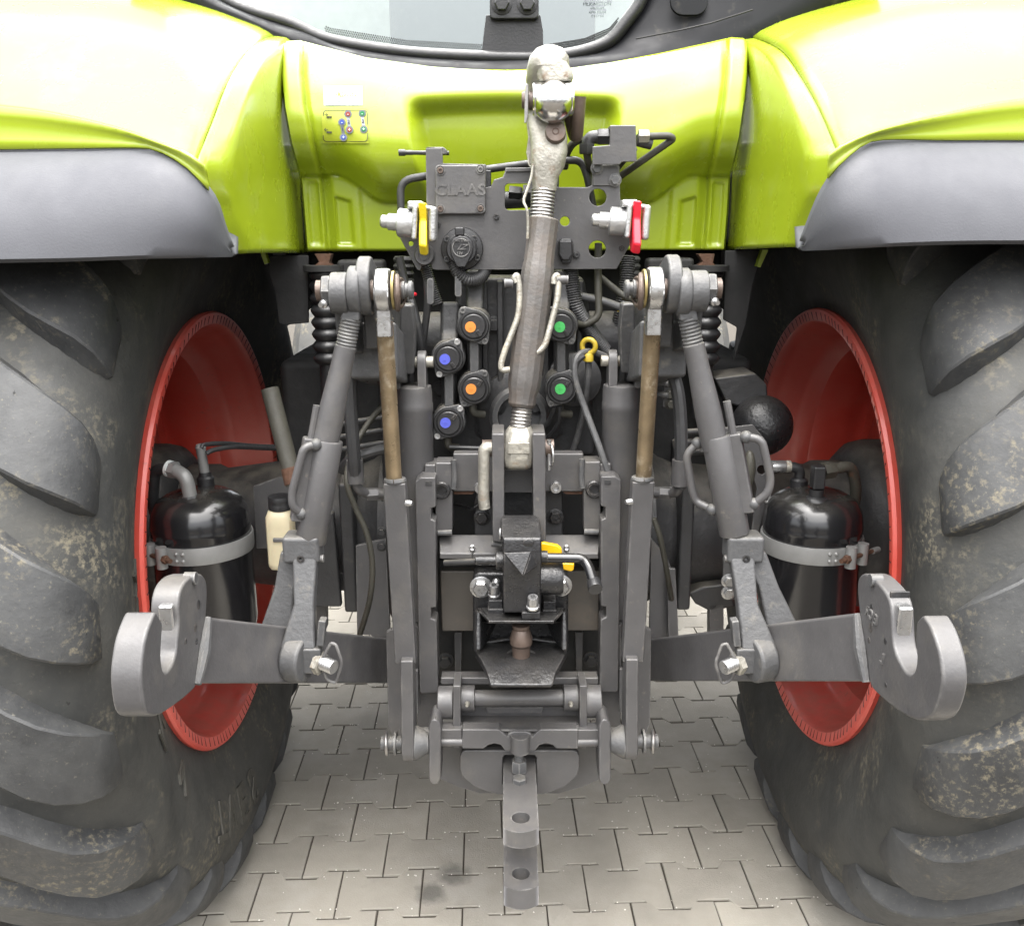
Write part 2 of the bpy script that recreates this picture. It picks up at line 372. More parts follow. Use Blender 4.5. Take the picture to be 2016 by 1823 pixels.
# ================================================================== ground
ground = obj('ground', B().grid([[(-60, -30, -.0045), (60, -30, -.0045)], [(-60, 90, -.0045), (60, 90, -.0045)]]), 'joint_sand')
ground['kind'] = 'structure'
PW, PP, PA = .200, .1405, .013              # interlocking double-T stones, row pitch, zigzag amplitude
rotP = Matrix.Rotation(R(1.493), 2)
def pave(x, y):
    q = rotP @ (V((x, y))-V((.46651, -1.83337))); return CAM.x+q.x, CAM.y+q.y
def stone_mesh(k):
    h = PW/2; g = .0019; ch = .0013
    near = [(x, y+.0014) for x, y in ((-h, -PA), (-h*.53, -PA), (-h*.36, PA), (h*.36, PA), (h*.53, -PA), (h, -PA))]
    poly = near + [(x, PP-y) for x, y in reversed(near)]
    cx, cy = 0, PP/2
    def inset(d):
        o = []; n = len(poly)
        for i in range(n):
            a = V(poly[i-1]); p = V(poly[i]); c = V(poly[(i+1) % n])
            e1 = (p-a).normalized(); e2 = (c-p).normalized(); n1 = V((-e1.y, e1.x)); n2 = V((-e2.y, e2.x))
            bis = (n1+n2); bis = bis/max(bis.length_squared, .3)*2
            o.append(p+bis*d)
        return o
    b = B(); rnd = random.Random(k)
    rings = []
    for d, z in ((g, -.03), (g, -.0014), (g+ch, 0)):
        rings.append([V((p.x+rnd.uniform(-.0005, .0005), p.y+rnd.uniform(-.0005, .0005), z)) for p in inset(d)])
    b.loft(rings, True, False, True)
    return b
ROWS = range(-5, 26); stones = []
protos = []
for k in range(6):
    bm = stone_mesh(k).bm; bmesh.ops.recalc_face_normals(bm, faces=bm.faces)
    me = bpy.data.meshes.new('paving_stone'); bm.to_mesh(me); bm.free(); me.materials.append(MATS['concrete'])
    me.polygons.foreach_set('use_smooth', [True]*len(me.polygons)); me.set_sharp_from_angle(angle=R(12)); protos.append(me)
cells = []
for k in range(-8, 60):
    off = 0 if k % 2 else .5
    for i in range(-14, 20):
        x, y = pave((i+off+.5)*PW, k*PP+PA); cells.append((x, y))
def seen(x, y):
    d = V((x, y, 0))-CAM; z = d.dot(fw)
    if z < .2: return 0
    u = 1008+FPX*d.dot(rt)/z; v = 911.5-FPX*d.dot(up)/z
    return 1/z if -120 < u < 2140 and 1100 < v < 1950 and abs(x) < 1.05 else 0
cells.sort(key=lambda c: -seen(*c))
near, far = cells[:290], cells[290:]
rnd = random.Random(3)
for x, y in near:
    o = bpy.data.objects.new('paving_stone', protos[rnd.randrange(6)])
    o.location = (x, y, rnd.uniform(-.0012, .0012)); o.rotation_euler = (rnd.uniform(-.006, .006), rnd.uniform(-.006, .006), R(1.493)+rnd.uniform(-.006, .006))
    C.objects.link(o); o.parent = ground
bm = bmesh.new()
for x, y in far:
    n0 = len(bm.verts); bm.from_mesh(protos[rnd.randrange(6)]); bm.verts.ensure_lookup_table()
    M = Matrix.Translation((x, y, rnd.uniform(-.0012, .0012))) @ Matrix.Rotation(R(1.493), 4, 'Z')
    for v in bm.verts[n0:]: v.co = M @ v.co
o = obj('paving_field', bm, 'concrete', ground); o['kind'] = 'stuff'
b = B()                                     # grit in the joints
for i in range(900):
    k = rnd.randrange(0, 9); x = rnd.uniform(-4, 8)*PW
    if rnd.random() < .7: qx, qy = pave(x, k*PP+PA+rnd.choice((-PA, PA))+rnd.gauss(0, .002))
    else: qx, qy = pave(x, k*PP+rnd.uniform(0, PP))
    r = rnd.uniform(.0009, .0024)
    b.ball((qx, qy, r*.3), r, (1, rnd.uniform(.6, 1), .7), 6, 4)
o = obj('grit', b, 'grit_stone', ground); o['kind'] = 'stuff'
# ================================================================== tractor
tractor = T('tractor', 'lime green tractor seen from behind with grey three point hitch and red rims', 'tractor', (0, 2.13, 0))
PINV['tractor'] = Matrix.Translation((0, -2.13, 0))
AX = V((0, 2.130, .8586)); WX = .970         # axle line, wheel centre plane
def wheel_pt(s, w_, r, th):                  # s side, w_ lateral from wheel plane (negative is inboard), th from rear going up
    p = V((s*(WX+w_), AX.y-r*math.cos(th), AX.z+r*math.sin(th)))
    if p.z < .004: p.z = .004+.02*(p.z-.004)*0
    return p
SIDE = [(.498, -.244), (.506, -.250), (.520, -.253), (.545, -.262), (.59, -.280), (.65, -.296), (.70, -.304), (.745, -.300), (.785, -.283), (.812, -.257), (.830, -.228), (.840, -.19), (.845, -.10), (.846, 0)]
PROF = SIDE + [(r, -w_) for r, w_ in reversed(SIDE[:-1])]
def side_w(r): return interp(sorted((a, b) for a, b in SIDE[:10]), r)
def make_wheel(s):
    b = B(); n = 120
    b.loft([[wheel_pt(s, w_, r, 2*math.pi*i/n) for i in range(n)] for r, w_ in PROF], True, False, False)
    tyre = obj('tyre', b, 'tyre_rubber', None, ang=60)
    rim_b = B()
    RP = [(.514, -.240), (.518, -.262), (.514, -.2685), (.507, -.2690), (.4885, -.2640), (.484, -.255), (.481, -.238), (.478, -.222), (.470, -.205), (.466, -.17), (.458, -.150), (.436, -.128), (.428, -.10), (.425, -.05), (.432, -.015), (.442, .0), (.444, .02),
          (.40, .022), (.36, .0), (.30, -.005), (.22, .0), (.14, .03), (.0, .03)]
    rim_b.loft([[wheel_pt(s, w_, r, 2*math.pi*i/96) for i in range(96)] for r, w_ in RP], True, False, False)
    rim = obj('rim', rim_b, 'red_paint', tractor, ang=28)
    tyre.parent = rim
    tyre.name = 'tyre'
    # flange ticks (knurl of the bead seat)
    tb = B()
    for i in range(120):
        t = 2*math.pi*(i+.3*math.sin(i*7.1))/120
        q = [wheel_pt(s, -.2645, .489, t), wheel_pt(s, -.2705, .508, t), wheel_pt(s, -.2705, .508, t+.003), wheel_pt(s, -.2645, .489, t+.003)]
        tb.prism(q, (s*.004, 0, 0))
    o = obj('flange_notches', tb, 'soft_black', rim); o['kind'] = 'stuff'
    # rivets / plugs inside the barrel
    for th, r_, w_, rr in ((R(8), .474, -.215, .011), (R(-14), .474, -.215, .006), (R(40), .470, -.20, .006)):
        obj('rim_plug', B().ball(wheel_pt(s, w_, r_, th), rr, (1, .35, 1)), 'red_bright', rim)
    # lugs
    lb = B(); N = 21
    PATH = [(-.016, .845), (.05, .845), (.10, .844), (.15, .842), (.19, .839), (.220, .833), (.242, .822), (.258, .807), (.270, .789), (.280, .769), (.288, .750)]
    HT = [.036, .037, .038, .040, .042, .044, .045, .041, .033, .020, .002]
    HW = [.046, .058, .070, .080, .081, .078, .074, .070, .064, .054, .038]
    for side in (-1, 1):
        for k in range(N):
            th0 = 2*math.pi*(k+(.5 if side > 0 else 0))/N + (R(6) if s < 0 else R(3))
            rings = []; al = 0
            for j, (wl, rr) in enumerate(PATH):
                a_ = V(PATH[max(j-1, 0)]); c_ = V(PATH[min(j+1, 10)]); tg = (c_-a_).normalized(); nn = V((-tg.y, tg.x))
                if j: al += (V(PATH[j])-V(PATH[j-1])).length
                thc = th0-.30*(min(1, al/.325)**.9)
                hw = HW[j]/.86; h = HT[j]+random.uniform(-.0012, .0012)
                def pt(hh, ta): return wheel_pt(s, side*(wl+nn.x*hh), rr+nn.y*hh, thc+ta)
                rings.append([pt(-.012, -hw*1.16), pt(h*.40, -hw*1.03), pt(h*.93, -hw*.96), pt(h, -hw*.90), pt(h*1.01, 0), pt(h, hw*.90), pt(h*.93, hw*.96), pt(h*.40, hw*1.03), pt(-.012, hw*1.16)])
            lb.loft(rings)
    lg = obj('tread_lugs', lb, 'lug_rubber', rim, ang=30)
    # raised marks on the inner sidewall
    def onwall(q, th, r, rot=0.):
        a = math.cos(rot)*q.x-math.sin(rot)*q.y; c = math.sin(rot)*q.x+math.cos(rot)*q.y
        rr = r+c; return wheel_pt(s, side_w(rr)-.0035-q.z, rr, th+a/max(rr, .1)*(-1 if s < 0 else 1))
    star = []
    for i in range(10):
        a = math.pi/2+i*math.pi/5; star.append(V(((.036 if i % 2 == 0 else .015)*math.cos(a), (.036 if i % 2 == 0 else .015)*math.sin(a), 0)))
    if s < 0:
        def mark(name, poly, th, r, rot):
            mb = B(); mb.loft([[onwall(V((p[0], p[1], z)), th, r, rot) for p in poly] for z in (-.004, .002)]); obj(name, mb, 'letter_rubber', rim)
        mark('sidewall_star', star, R(9), .575, .3)
        def letters(txt, th_list, r, size):
            for ch, th in zip(txt, th_list):
                text('sidewall_letter', ch, None, size, 'letter_rubber', rim, .002, fn=lambda q, th=th: onwall(V((q.x, q.y, q.z)), th, r, 0))
        letters('AMIZ', (R(1.5), R(-7), R(-15), R(-24)), .575, .085)
        letters('TVES', (R(-62), R(-69), R(-76), R(-84)), .665, .12)
        mark('sidewall_arrow', [(-.03, .02), (0, -.04), (.03, .02), (.018, .035), (0, -.008), (-.018, .035)], R(-39), .60, .3)
    # hub casting inside the rim
    hb = B(); hb.lathe([(0, 0), (.12, .0), (.17, .012), (.198, .04), (.205, .07), (.205, .2)], (s*.775, AX.y, AX.z), (s, 0, 0), 40)
    obj('hub', hb, 'dark_cast', rim)
    return rim
WHL = make_wheel(-1); WHR = make_wheel(1)
WHL['label'] = 'left rear wheel with dusty black tyre and red rim'; WHR['label'] = 'right rear wheel with dusty black tyre and red rim'
for x in (WHL, WHR): x.name = 'wheel'
# ================================================================== bodywork
TOPV = [(552, 92), (562, 82), (590, 80), (620, 88), (720, 114), (850, 132), (930, 137), (1000, 138), (1120, 135), (1200, 124), (1300, 105), (1400, 83), (1440, 74), (1466, 76), (1475, 90)]
UL = [(80, 553), (150, 553), (210, 558), (280, 571), (330, 585), (360, 592), (420, 597), (497, 603)]
UR = [(76, 1475), (150, 1473), (200, 1468), (270, 1458), (325, 1445), (345, 1438), (420, 1434), (492, 1428)]
GB = [(0, .05), (.03, .36), (.09, .50), (.2, .66), (.36, .86), (.55, 1.0), (.72, .93), (.86, .66), (.95, .30), (1.0, .10)]
def pany(u, v, vt=None):                      # depth of the pressed rear panel
    if vt is None: vt = interp(TOPV, u)
    ul, ur = interp(UL, v), interp(UR, v); du = min(u-ul, ur-u)
    vs_ = 347 + 52*sst(72, 165, du)
    if v < vs_:
        t = (v-vt)/(vs_-vt); g = sum(interp(GB, max(0, min(1, t+k)))*w_ for k, w_ in ((-.06, .15), (-.03, .2), (0, .3), (.03, .2), (.06, .15)))
    else: g = .10
    y = lerp(2.030-.092*g, 2.030, sst(vs_-6, vs_+5, v))
    arch = v+16*math.cos((u-1015)/230*1.2)
    rec = sst(232, 278, du)*sst(192, 244, arch)   # shallow centre recess
    y = lerp(y, max(y, 2.002+.026*sst(250, 400, v)), rec)
    y -= .012*(1-sst(36, 46, du)) - .006*math.exp(-((du-47)/4)**2)
    y += .03*(1-sst(0, 2.5, du))**2
    if v > vs_:
        y += .006*sst(10, 15, du)*(1-sst(30, 36, du))*sst(vs_+8, vs_+18, v)*(1-sst(478, 486, v))
        y += .008*sst(62, 68, du)*(1-sst(92, 98, du))*sst(384, 390, v-.3*(du-62))*(1-sst(478, 485, v))
        y -= .007*(sst(54, 62, du)-sst(108, 122, du))
    return y + .02*(sst(488, 500, v))**2
def panel_mesh():
    rows = []; NU, NV = 240, 130
    for j in range(NV+1):
        row = []
        for i in range(NU+1):
            a = i/NU; uu = lerp(552.5, 1475, a); vt = interp(TOPV, uu); v = lerp(vt, lerp(497, 492, a), j/NV)
            u = lerp(interp(UL, v), interp(UR, v), a); row.append(P(u, v, pany(u, v, vt)))
        rows.append(row)
    return B().grid(rows)
panel = obj('rear_panel', panel_mesh(), 'green_paint', tractor, ang=60)
md = panel.modifiers.new('thick', 'SOLIDIFY'); md.thickness = .006; md.offset = -1
# stickers
def py_(u, v): return pany(u, v)+.001
def decal(name, uv, m, d):
    pts = [P(u, v, py_(u, v)-d-.004) for u, v in uv]
    return obj(name, B().prism(pts, (0, .0008, 0)), m, panel)
def sheet(u0_, v0_, u1_, v1_, m, name, d, sk=.06):
    obj(name, B().grid([[P(lerp(u0_, u1_, i/10)+(v-v0_)*sk, v, py_(lerp(u0_, u1_, i/10)+(v-v0_)*sk, v)-d) for i in range(11)] for v in [lerp(v0_, v1_, j/12) for j in range(13)]]), m, panel)
sheet(637, 170, 713, 208, 'white_label', 'white_sticker', .0030, .02)
text('sticker_text', 'GORDONS', P(676, 187, py_(676, 187)-.0058), .0125, 'ink_yellow', panel, .0003, (72, 0, 0), sx=1.05)
text('sticker_text', 'www . .. .  .', P(676, 199, py_(676, 199)-.0058), .006, 'ink_black', panel, .0002, (72, 0, 0), sx=1.1)
def ring_uv(u0_, v0_, u1_, v1_, w_, m):
    o = rrect(u0_, v0_, u1_, v1_, 7); i = rrect(u0_+w_, v0_+w_, u1_-w_, v1_-w_, 6)
    b = B(); d = .0042
    A = b.verts([P(u, v, py_(u, v)-d) for u, v in o]); I = b.verts([P(u, v, py_(u, v)-d) for u, v in i])
    for k in range(len(A)): b.face((A[k], A[(k+1) % len(A)], I[(k+1) % len(A)], I[k]))
    obj('decal_border', b, m, panel)
sheet(632, 214, 722, 283, 'decal_green', 'function_decal', .0030)
ring_uv(636, 217, 724, 280, 1.2, 'ink_black')
for (ua, va, ub, vb, cm, num) in ((673, 241, 676, 271, 'decal_blue', '1'), (685, 225, 688, 256, 'decal_red', '2'), (713, 224, 716, 255, 'decal_emerald', '3')):
    for uu, vv in ((ua, va), (ub, vb)):
        obj('decal_disc', B().prism([P(a, c, py_(uu, vv)-.0055) for a, c in circ(uu, vv, 7.5, 16)], (0, .001, 0)), 'decal_grey', panel)
        obj('decal_disc', B().prism([P(a, c, py_(uu, vv)-.0062) for a, c in circ(uu, vv, 4.6, 14)], (0, .001, 0)), cm, panel)
    text('decal_sign', '-', P(ua, va, py_(ua, va)-.0070), .010, 'white_label', panel, .0002)
    text('decal_sign', '+', P(ub, vb, py_(ub, vb)-.0070), .010, 'white_label', panel, .0002)
    obj('decal_bar', B().prism([P(ua-3, va+6, py_(ua, va)-.005), P(ua+3, va+6, py_(ua, va)-.005), P(ub+3, vb-6, py_(ub, vb)-.005), P(ub-3, vb-6, py_(ub, vb)-.005)], (0, .001, 0)), 'decal_grey', panel)
    um, vm = (ua+ub)/2, (va+vb)/2
    text('decal_number', num, P(um, vm, py_(um, vm)-.0068), .009, 'ink_black', panel, .0002)
for vv, sg in ((231, 1), (261, -1)):
    text('decal_arrow', '\u2192' if sg > 0 else '\u2190', P(642, vv-5, py_(642, vv)-.006), .009, 'ink_black', panel, .0002)
    obj('decal_symbol', B().prism([P(643, vv-1.5, py_(643, vv)-.005), P(653, vv-1.5, py_(643, vv)-.005), P(653, vv+1.5, py_(643, vv)-.005), P(643, vv+1.5, py_(643, vv)-.005)], (0, .001, 0)), 'ink_black', panel)

# fenders: inner cheek, rolled crown and lower strip, with a rubber flare
def fender(s, seam, crease, edge, strip, flare_t, flare_b, lab):
    X = .478*s
    n = 48; m_ = 24
    Lc = curve([(u, v, 0) for u, v in crease+edge[1:]], n); Rc = curve([(u-s*4, v, 0) for u, v in seam], n)
    rows = []
    for a, c in zip(Lc, Rc):
        pa = PX(a.x, a.y, X); pc = PX(c.x, c.y, X*.995)
        row = []
        for i in range(m_+1):
            t = i/m_; q = pa.lerp(pc, t)
            q.x -= s*.010*math.sin(math.pi*t)           # slight hollow
            q.x += s*.018*(1-sst(0, .12, t))            # rolls over at the shoulder
            row.append(q)
        row.append(pc+V((-s*.004, .014, 0))); row.append(pc+V((-s*.010, .040, 0)))   # returns behind the panel edge
        rows.append(row)
    ck = obj('fender', B().grid(rows), 'green_paint', tractor, ang=60, label=lab)
    md = ck.modifiers.new('thick', 'SOLIDIFY'); md.thickness = .005; md.offset = 1 if s < 0 else -1
    # crown
    base = [PX(p.x, p.y, X)+V((s*.018, 0, 0)) for p in curve([(u, v, 0) for u, v in crease], 36)]
    low = [P(u, v, Y) for u, v, Y in strip]               # crown edge running outboard
    lc = curve(low, 40)
    # coons-like: start at base(t), head outboard following the edge curve, flattening upward
    rows = []; e0 = lc[0]
    for i, p in enumerate(base):
        k = 1-i/36                                        # 1 at the top/front, 0 at the edge
        row = []
        for j, q in enumerate(lc):
            d = q-e0; f = j/40
            out = V((d.x, d.y*(1-k), d.z*(1-.35*k)))
            z_add = .035*math.sin(min(1, f*2.2)*math.pi/2)*k
            row.append(p+out+V((0, 0, z_add)))
        rows.append(row)
    top = rows[0]; ext = [[p+V((0, d, .07*d-.28*d*d)) for p in top] for d in (.8, .5, .3, .15, .06)]   # carried forward over the wheel
    crown = obj('crown', B().grid(ext+rows), 'green_paint', ck, ang=60)
    md = crown.modifiers.new('thick', 'SOLIDIFY'); md.thickness = .005; md.offset = 0
    # strip under the crown edge
    ft = curve([P(u, v, Y) for u, v, Y in flare_t], 40)
    rows = []
    for j in range(5):
        t = j/4; rows.append([a.lerp(c, t)+V((0, .006*math.sin(math.pi*t), 0)) for a, c in zip(lc, ft)])
    st = obj('lower_strip', B().grid(rows), 'green_paint', ck, ang=60)
    md = st.modifiers.new('thick', 'SOLIDIFY'); md.thickness = .005; md.offset = 0
    # flare
    fe = curve([P(u, v, Y) for (u, v, Y), _ in flare_b], 60); ff = curve([P(u, v, Y) for _, (u, v, Y) in flare_b], 60)
    rows = []
    for j in range(13):
        t = j/12; row = []
        for a, c in zip(ff, fe):
            q = a.lerp(c, t); q.y += -.020*math.sin(math.pi*t)+.010*(1-sst(0, .15, t))
            row.append(q)
        rows.append(row)
    last = rows[-1]
    rows.append([p+V((0, .006, -.004)) for p in last]); rows.append([p+V((0, .02, -.003)) for p in last]); rows.append([p+V((s*.02, .10, .03)) for p in last])
    fl = obj('fender_flare', B().grid(rows), 'flare_rubber', tractor, ang=50, label='grey rubber flare edging the '+('left' if s < 0 else 'right')+' fender')
    md = fl.modifiers.new('thick', 'SOLIDIFY'); md.thickness = .006; md.offset = 0
    return ck
FL = fender(-1, [(552, 90), (553, 150), (557, 210), (570, 280), (584, 330), (591, 360), (596, 420), (602, 498)],
            [(575, 73), (545, 80), (523, 92), (501, 112), (474, 152), (457, 190), (440, 237), (423, 281), (408, 327)],
            [(408, 327), (416, 376), (427, 406), (440, 450), (459, 498)],
            [(402, 327, 1.425), (389, 316, 1.42), (359, 298, 1.43), (305, 278, 1.44), (237, 254, 1.46), (135, 230, 1.48), (0, 210, 1.50), (-320, 185, 1.53), (-640, 180, 1.56)],
            [(411, 376, 1.435), (403, 367, 1.43), (366, 330, 1.435), (322, 303, 1.445), (281, 292, 1.455), (150, 293, 1.48), (0, 295, 1.50), (-320, 300, 1.53), (-640, 310, 1.56)],
            [((459, 498, 1.524), (454, 486, 1.512)), ((445, 498, 1.492), (438, 444, 1.475)), ((420, 498.5, 1.448), (421, 392, 1.448)), ((385, 499, 1.415), (389, 350, 1.433)), ((335, 500, 1.398), (340, 311, 1.440)), ((281, 501, 1.390), (281, 292, 1.455)), ((150, 506, 1.392), (150, 293, 1.48)), ((0, 509, 1.40), (0, 295, 1.50)), ((-320, 515, 1.42), (-320, 300, 1.53)), ((-640, 520, 1.45), (-640, 310, 1.56))],
            'left lime green fender over the tyre')
FR = fender(1, [(1475, 86), (1473, 150), (1468, 200), (1459, 270), (1446, 325), (1439, 345), (1435, 420), (1429, 493)],
            [(1440, 70), (1470, 76), (1500, 88), (1528, 108), (1560, 156), (1588, 208), (1609, 257), (1621, 289), (1629, 307)],
            [(1629, 307), (1624, 369), (1610, 400), (1592, 440), (1577, 486)],
            [(1633, 306, 1.43), (1645, 296, 1.425), (1669, 281, 1.43), (1729, 257, 1.44), (1849, 228, 1.47), (2016, 197, 1.50), (2340, 170, 1.53), (2660, 165, 1.56)],
            [(1630, 352, 1.435), (1641, 337, 1.43), (1681, 301, 1.435), (1729, 277, 1.455), (1870, 277, 1.48), (2016, 277, 1.50), (2340, 282, 1.53), (2660, 290, 1.56)],
            [((1577, 486, 1.524), (1581, 474, 1.512)), ((1592, 485.5, 1.492), (1597, 432, 1.475)), ((1618, 484.5, 1.448), (1620, 378, 1.448)), ((1655, 482.5, 1.415), (1652, 330, 1.433)), ((1700, 480, 1.398), (1692, 296, 1.440)), ((1750, 477, 1.390), (1729, 277, 1.455)), ((1870, 473, 1.392), (1870, 277, 1.48)), ((2016, 472, 1.40), (2016, 277, 1.50)), ((2340, 474, 1.42), (2340, 282, 1.53)), ((2660, 480, 1.45), (2660, 290, 1.56))],
            'right lime green fender over the tyre')

for sm in ([(548, 70), (552, 90), (553, 150), (557, 210), (570, 280), (584, 330), (591, 360), (596, 420), (602, 496)], [(1478, 68), (1475, 86), (1473, 150), (1468, 200), (1459, 270), (1446, 325), (1439, 345), (1435, 420), (1429, 490)]):
    sx_ = -.4756 if sm[0][0] < 1000 else .4756
    obj('seam_shade_tube', B().tube(curve([P(u, v, max(2.06, PX(u, v, sx_).y)+.035) for u, v in sm], 40), .024, 12), 'soft_black', tractor)  # black tube added behind the seam so the gap reads as shade
# cab base, window rubber, rear window
A_ = [(250, -90), (400, 2), (480, 36), (575, 79), (640, 96), (720, 120), (850, 141), (1000, 147), (1120, 144), (1300, 115), (1440, 82), (1500, 55), (1600, 2), (1740, -90)]
B_ = [(330, -120), (440, 0), (570, 48), (650, 82), (800, 106), (960, 115), (1075, 115), (1150, 103), (1200, 82), (1232, 45), (1262, 0), (1285, -90)]
ca = curve([P(u, v, 2.062) for u, v in A_], 80); cb = curve([P(u, v, 2.105) for u, v in B_], 80)
rows = [[a.lerp(c, t)+V((0, -.012*math.sin(math.pi*t), 0)) for a, c in zip(ca, cb)] for t in [i/8 for i in range(9)]]
rows.insert(0, [p+V((0, .02, -.06)) for p in ca])
cab = obj('cab_base', B().grid(rows), 'black_trim', tractor, ang=50, label='black plastic cab base below the rear window')
md = cab.modifiers.new('thick', 'SOLIDIFY'); md.thickness = .006; md.offset = 1
obj('window_seal', B().tube([p+V((0, -.010, 0)) for p in cb], .0135, 12), 'black_plastic', cab)
obj('cover_groove', B().tube([P(1252, 77, 2.062), P(1330, 62, 2.058), P(1400, 46, 2.05), P(1482, 20, 2.05)], .0018, 6), 'soft_black', cab)
ov = B(); ov.prism([P(u, v, 2.062) for u, v in rrect(1320, -30, 1394, 31, 26, 6)], (0, .01, 0)); obj('round_cover', ov, 'black_trim', cab, .002)
gp = [P(u, v, 2.106) for u, v in [(p[0], p[1]-4) for p in B_]]
gt = [V((lerp(-.60, .36, i/11), 2.16, 2.75)) for i in range(12)]
glass_o = obj('rear_window', B().grid([[a.lerp(c, t) for a, c in zip(curve(gp, 40), curve(gt, 40))] for t in (0, .25, .5, .75, 1)]), 'cab_glass', tractor, label='tinted rear cab window with a dark centre strip')
slab('centre_strip', [(957, 30), (1064, 30), (1069, 60), (1070, 104), (1056, 112), (965, 112), (948, 104), (953, 60)], 2.101, .004, 'black_plastic', glass_o)
hb = slab('hinge_block', rrect(964, -40, 1061, 38, 9), 2.085, .018, 'black_plastic', glass_o, bev=.003)
bolts(glass_o, 'hinge_bolt', [(988, 9), (1038, 9)], 2.086, REAR, px(13, 2.08), 'black_plastic')
for bu0, bu1, bv0, bv1 in ((640, 945, 60, 100), (1080, 1215, 60, 104)):       # printed dot border
    db = B()
    for r_ in range(4):
        for k in range(70):
            t = k/69; u = lerp(bu0, bu1, t)+(r_ % 2)*2.2; v = interp([(p[0], p[1]) for p in B_], u)-13-r_*4.2
            q = P(u, v, 2.1035); db.prism([q+V((.0017*math.cos(a), 0, .0017*math.sin(a))) for a in (0, 1.57, 3.14, 4.71)], (0, .001, 0))
    o = obj('dot_border', db, 'black_plastic', glass_o); o['kind'] = 'stuff'
ty = P(1172, 14, 2.1035)
text('window_print', 'PILKINGTON', P(1177, 4, 2.1025), .010, 'decal_grey', glass_o, .0003)
for i, s_ in enumerate(('43R-001002', 'AS2W 502-008', 'C 0 6 7 8 6')): text('window_print', s_, P(1177, 13+8*i, 2.1025), .0058, 'decal_grey', glass_o, .0003)
# cab interior behind the glass
ib = B(); ib.box((-.05, 2.75, 2.25), (1.5, .05, 1.2)); ib.box((0, 2.72, 1.72), (1.5, 1.0, .06)); cabin = obj('cab_interior', ib, 'clamp_grey', tractor, .005)
obj('seat_back', B().box((-.05, 2.45, 2.0), (.5, .12, .6)), 'hose_rubber', cabin, .04, 3)
# ================================================================== driveline behind the hitch
gb = B(); gb.prism([(-.27, 1.98, 1.30), (-.30, 1.98, 1.22), (-.30, 1.98, .70), (-.24, 1.98, .55), (.24, 1.98, .55), (.30, 1.98, .70), (.30, 1.98, 1.22), (.27, 1.98, 1.30)], (0, 1.5, 0))
gear = obj('transmission', gb, 'dark_cast', tractor, .012, 3, label='dark grey cast transmission housing')
for x in (-.22, -.11, .11, .22): obj('rib', B().box((x, 1.972, .80), (.014, .03, .34)), 'dark_cast', gear, .003)
for z in (.62, .78, 1.22):
    for x in (-.27, -.17, .17, .27): obj('bolt', B().bolt((x*.98, 1.979, z), REAR, .013), 'dark_cast', gear)
ax = B()
for s in (-1, 1):
    b = B(); b.lathe([(.19, 0), (.195, .03), (.18, .05), (.168, .08), (.15, .30), (.135, .42), (.145, .44), (.145, .50)], (s*.28, AX.y, AX.z+.01), (s, 0, 0), 36)
    o = obj('axle_housing', b, 'dark_cast', tractor)
    for i in range(10):
        a = 2*math.pi*i/10; obj('bolt', B().bolt((s*.30, AX.y-.185*math.cos(a), AX.z+.01+.185*math.sin(a)), (s, 0, 0), .012), 'dark_cast', o)
    obj('axle_bracket', B().prism([(s*.36, 1.93, .72), (s*.36, 1.93, 1.02), (s*.36, 2.12, 1.1), (s*.36, 2.12, .70)], (s*.03, 0, 0)), 'dark_cast', o, .006)
    # cab mount carrier above the axle and the underside of the cab
    obj('cab_carrier', B().box((s*.42, 2.33, 1.10), (.24, .50, .34)), 'soft_black', tractor, .02, 3)
    obj('wheel_arch', B().grid([[(s*.50, AX.y-1.0*math.cos(R(a)), AX.z+1.0*math.sin(R(a))) for a in range(48, 150, 6)], [(s*1.45, AX.y-1.0*math.cos(R(a)), AX.z+1.0*math.sin(R(a))) for a in range(48, 150, 6)]]), 'soft_black', tractor)
    obj('inner_arch', B().prism([(s*.505, 2.16, 1.36), (s*.505, 2.10, 1.45), (s*.505, 2.16, 1.84), (s*.505, 3.0, 1.84), (s*.505, 3.0, 1.42), (s*.505, 2.5, 1.38)], (s*.008, 0, 0)), 'soft_black', tractor)
obj('cab_floor', B().box((0, 2.72, 1.60), (1.3, 1.25, .16)), 'soft_black', tractor, .02)
obj('gap_shade_box', B().box((0, 2.19, 1.42), (.72, .06, .30)), 'soft_black', tractor, .01)  # added black box, keeps bright ground out of the shaded gap under the panel
obj('cab_underside', B().box((0, 2.22, 1.52), (.96, .08, .26)), 'soft_black', tractor, .01)
en = B(); en.box((0, 4.3, 1.10), (.62, 1.7, .9)); engine = obj('engine_block', en, 'soft_black', tractor, .05, 3)
obj('front_axle', B().box((0, 4.75, .66), (1.5, .2, .18)), 'soft_black', tractor, .03)
for s in (-1, 1):
    fwb = B(); fwb.lathe([(.30, -.22), (.42, -.25), (.58, -.24), (.66, -.19), (.68, -.1), (.68, .1), (.66, .19), (.58, .24), (.42, .25), (.30, .22)], (s*.78, 4.75, .68), (1, 0, 0), 48)
    fwo = obj('front_wheel', fwb, 'tyre_rubber', tractor)
    obj('front_rim', B().lathe([(.34, -.20), (.36, -.18), (.36, .18), (.34, .20), (.3, .05), (0, .03)], (s*.78, 4.75, .68), (-s, 0, 0), 40), 'red_paint', fwo)
obj('fuel_tank', B().box((-.46, 3.45, .86), (.40, .9, .42)), 'soft_black', tractor, .08, 4)
obj('step_tread', B().box((.62, 3.6, .98), (.3, .5, .03)), 'zinc', tractor, .004)
obj('step_side', B().box((.62, 3.5, 1.10), (.3, .04, .10)), 'white_label', tractor, .01)
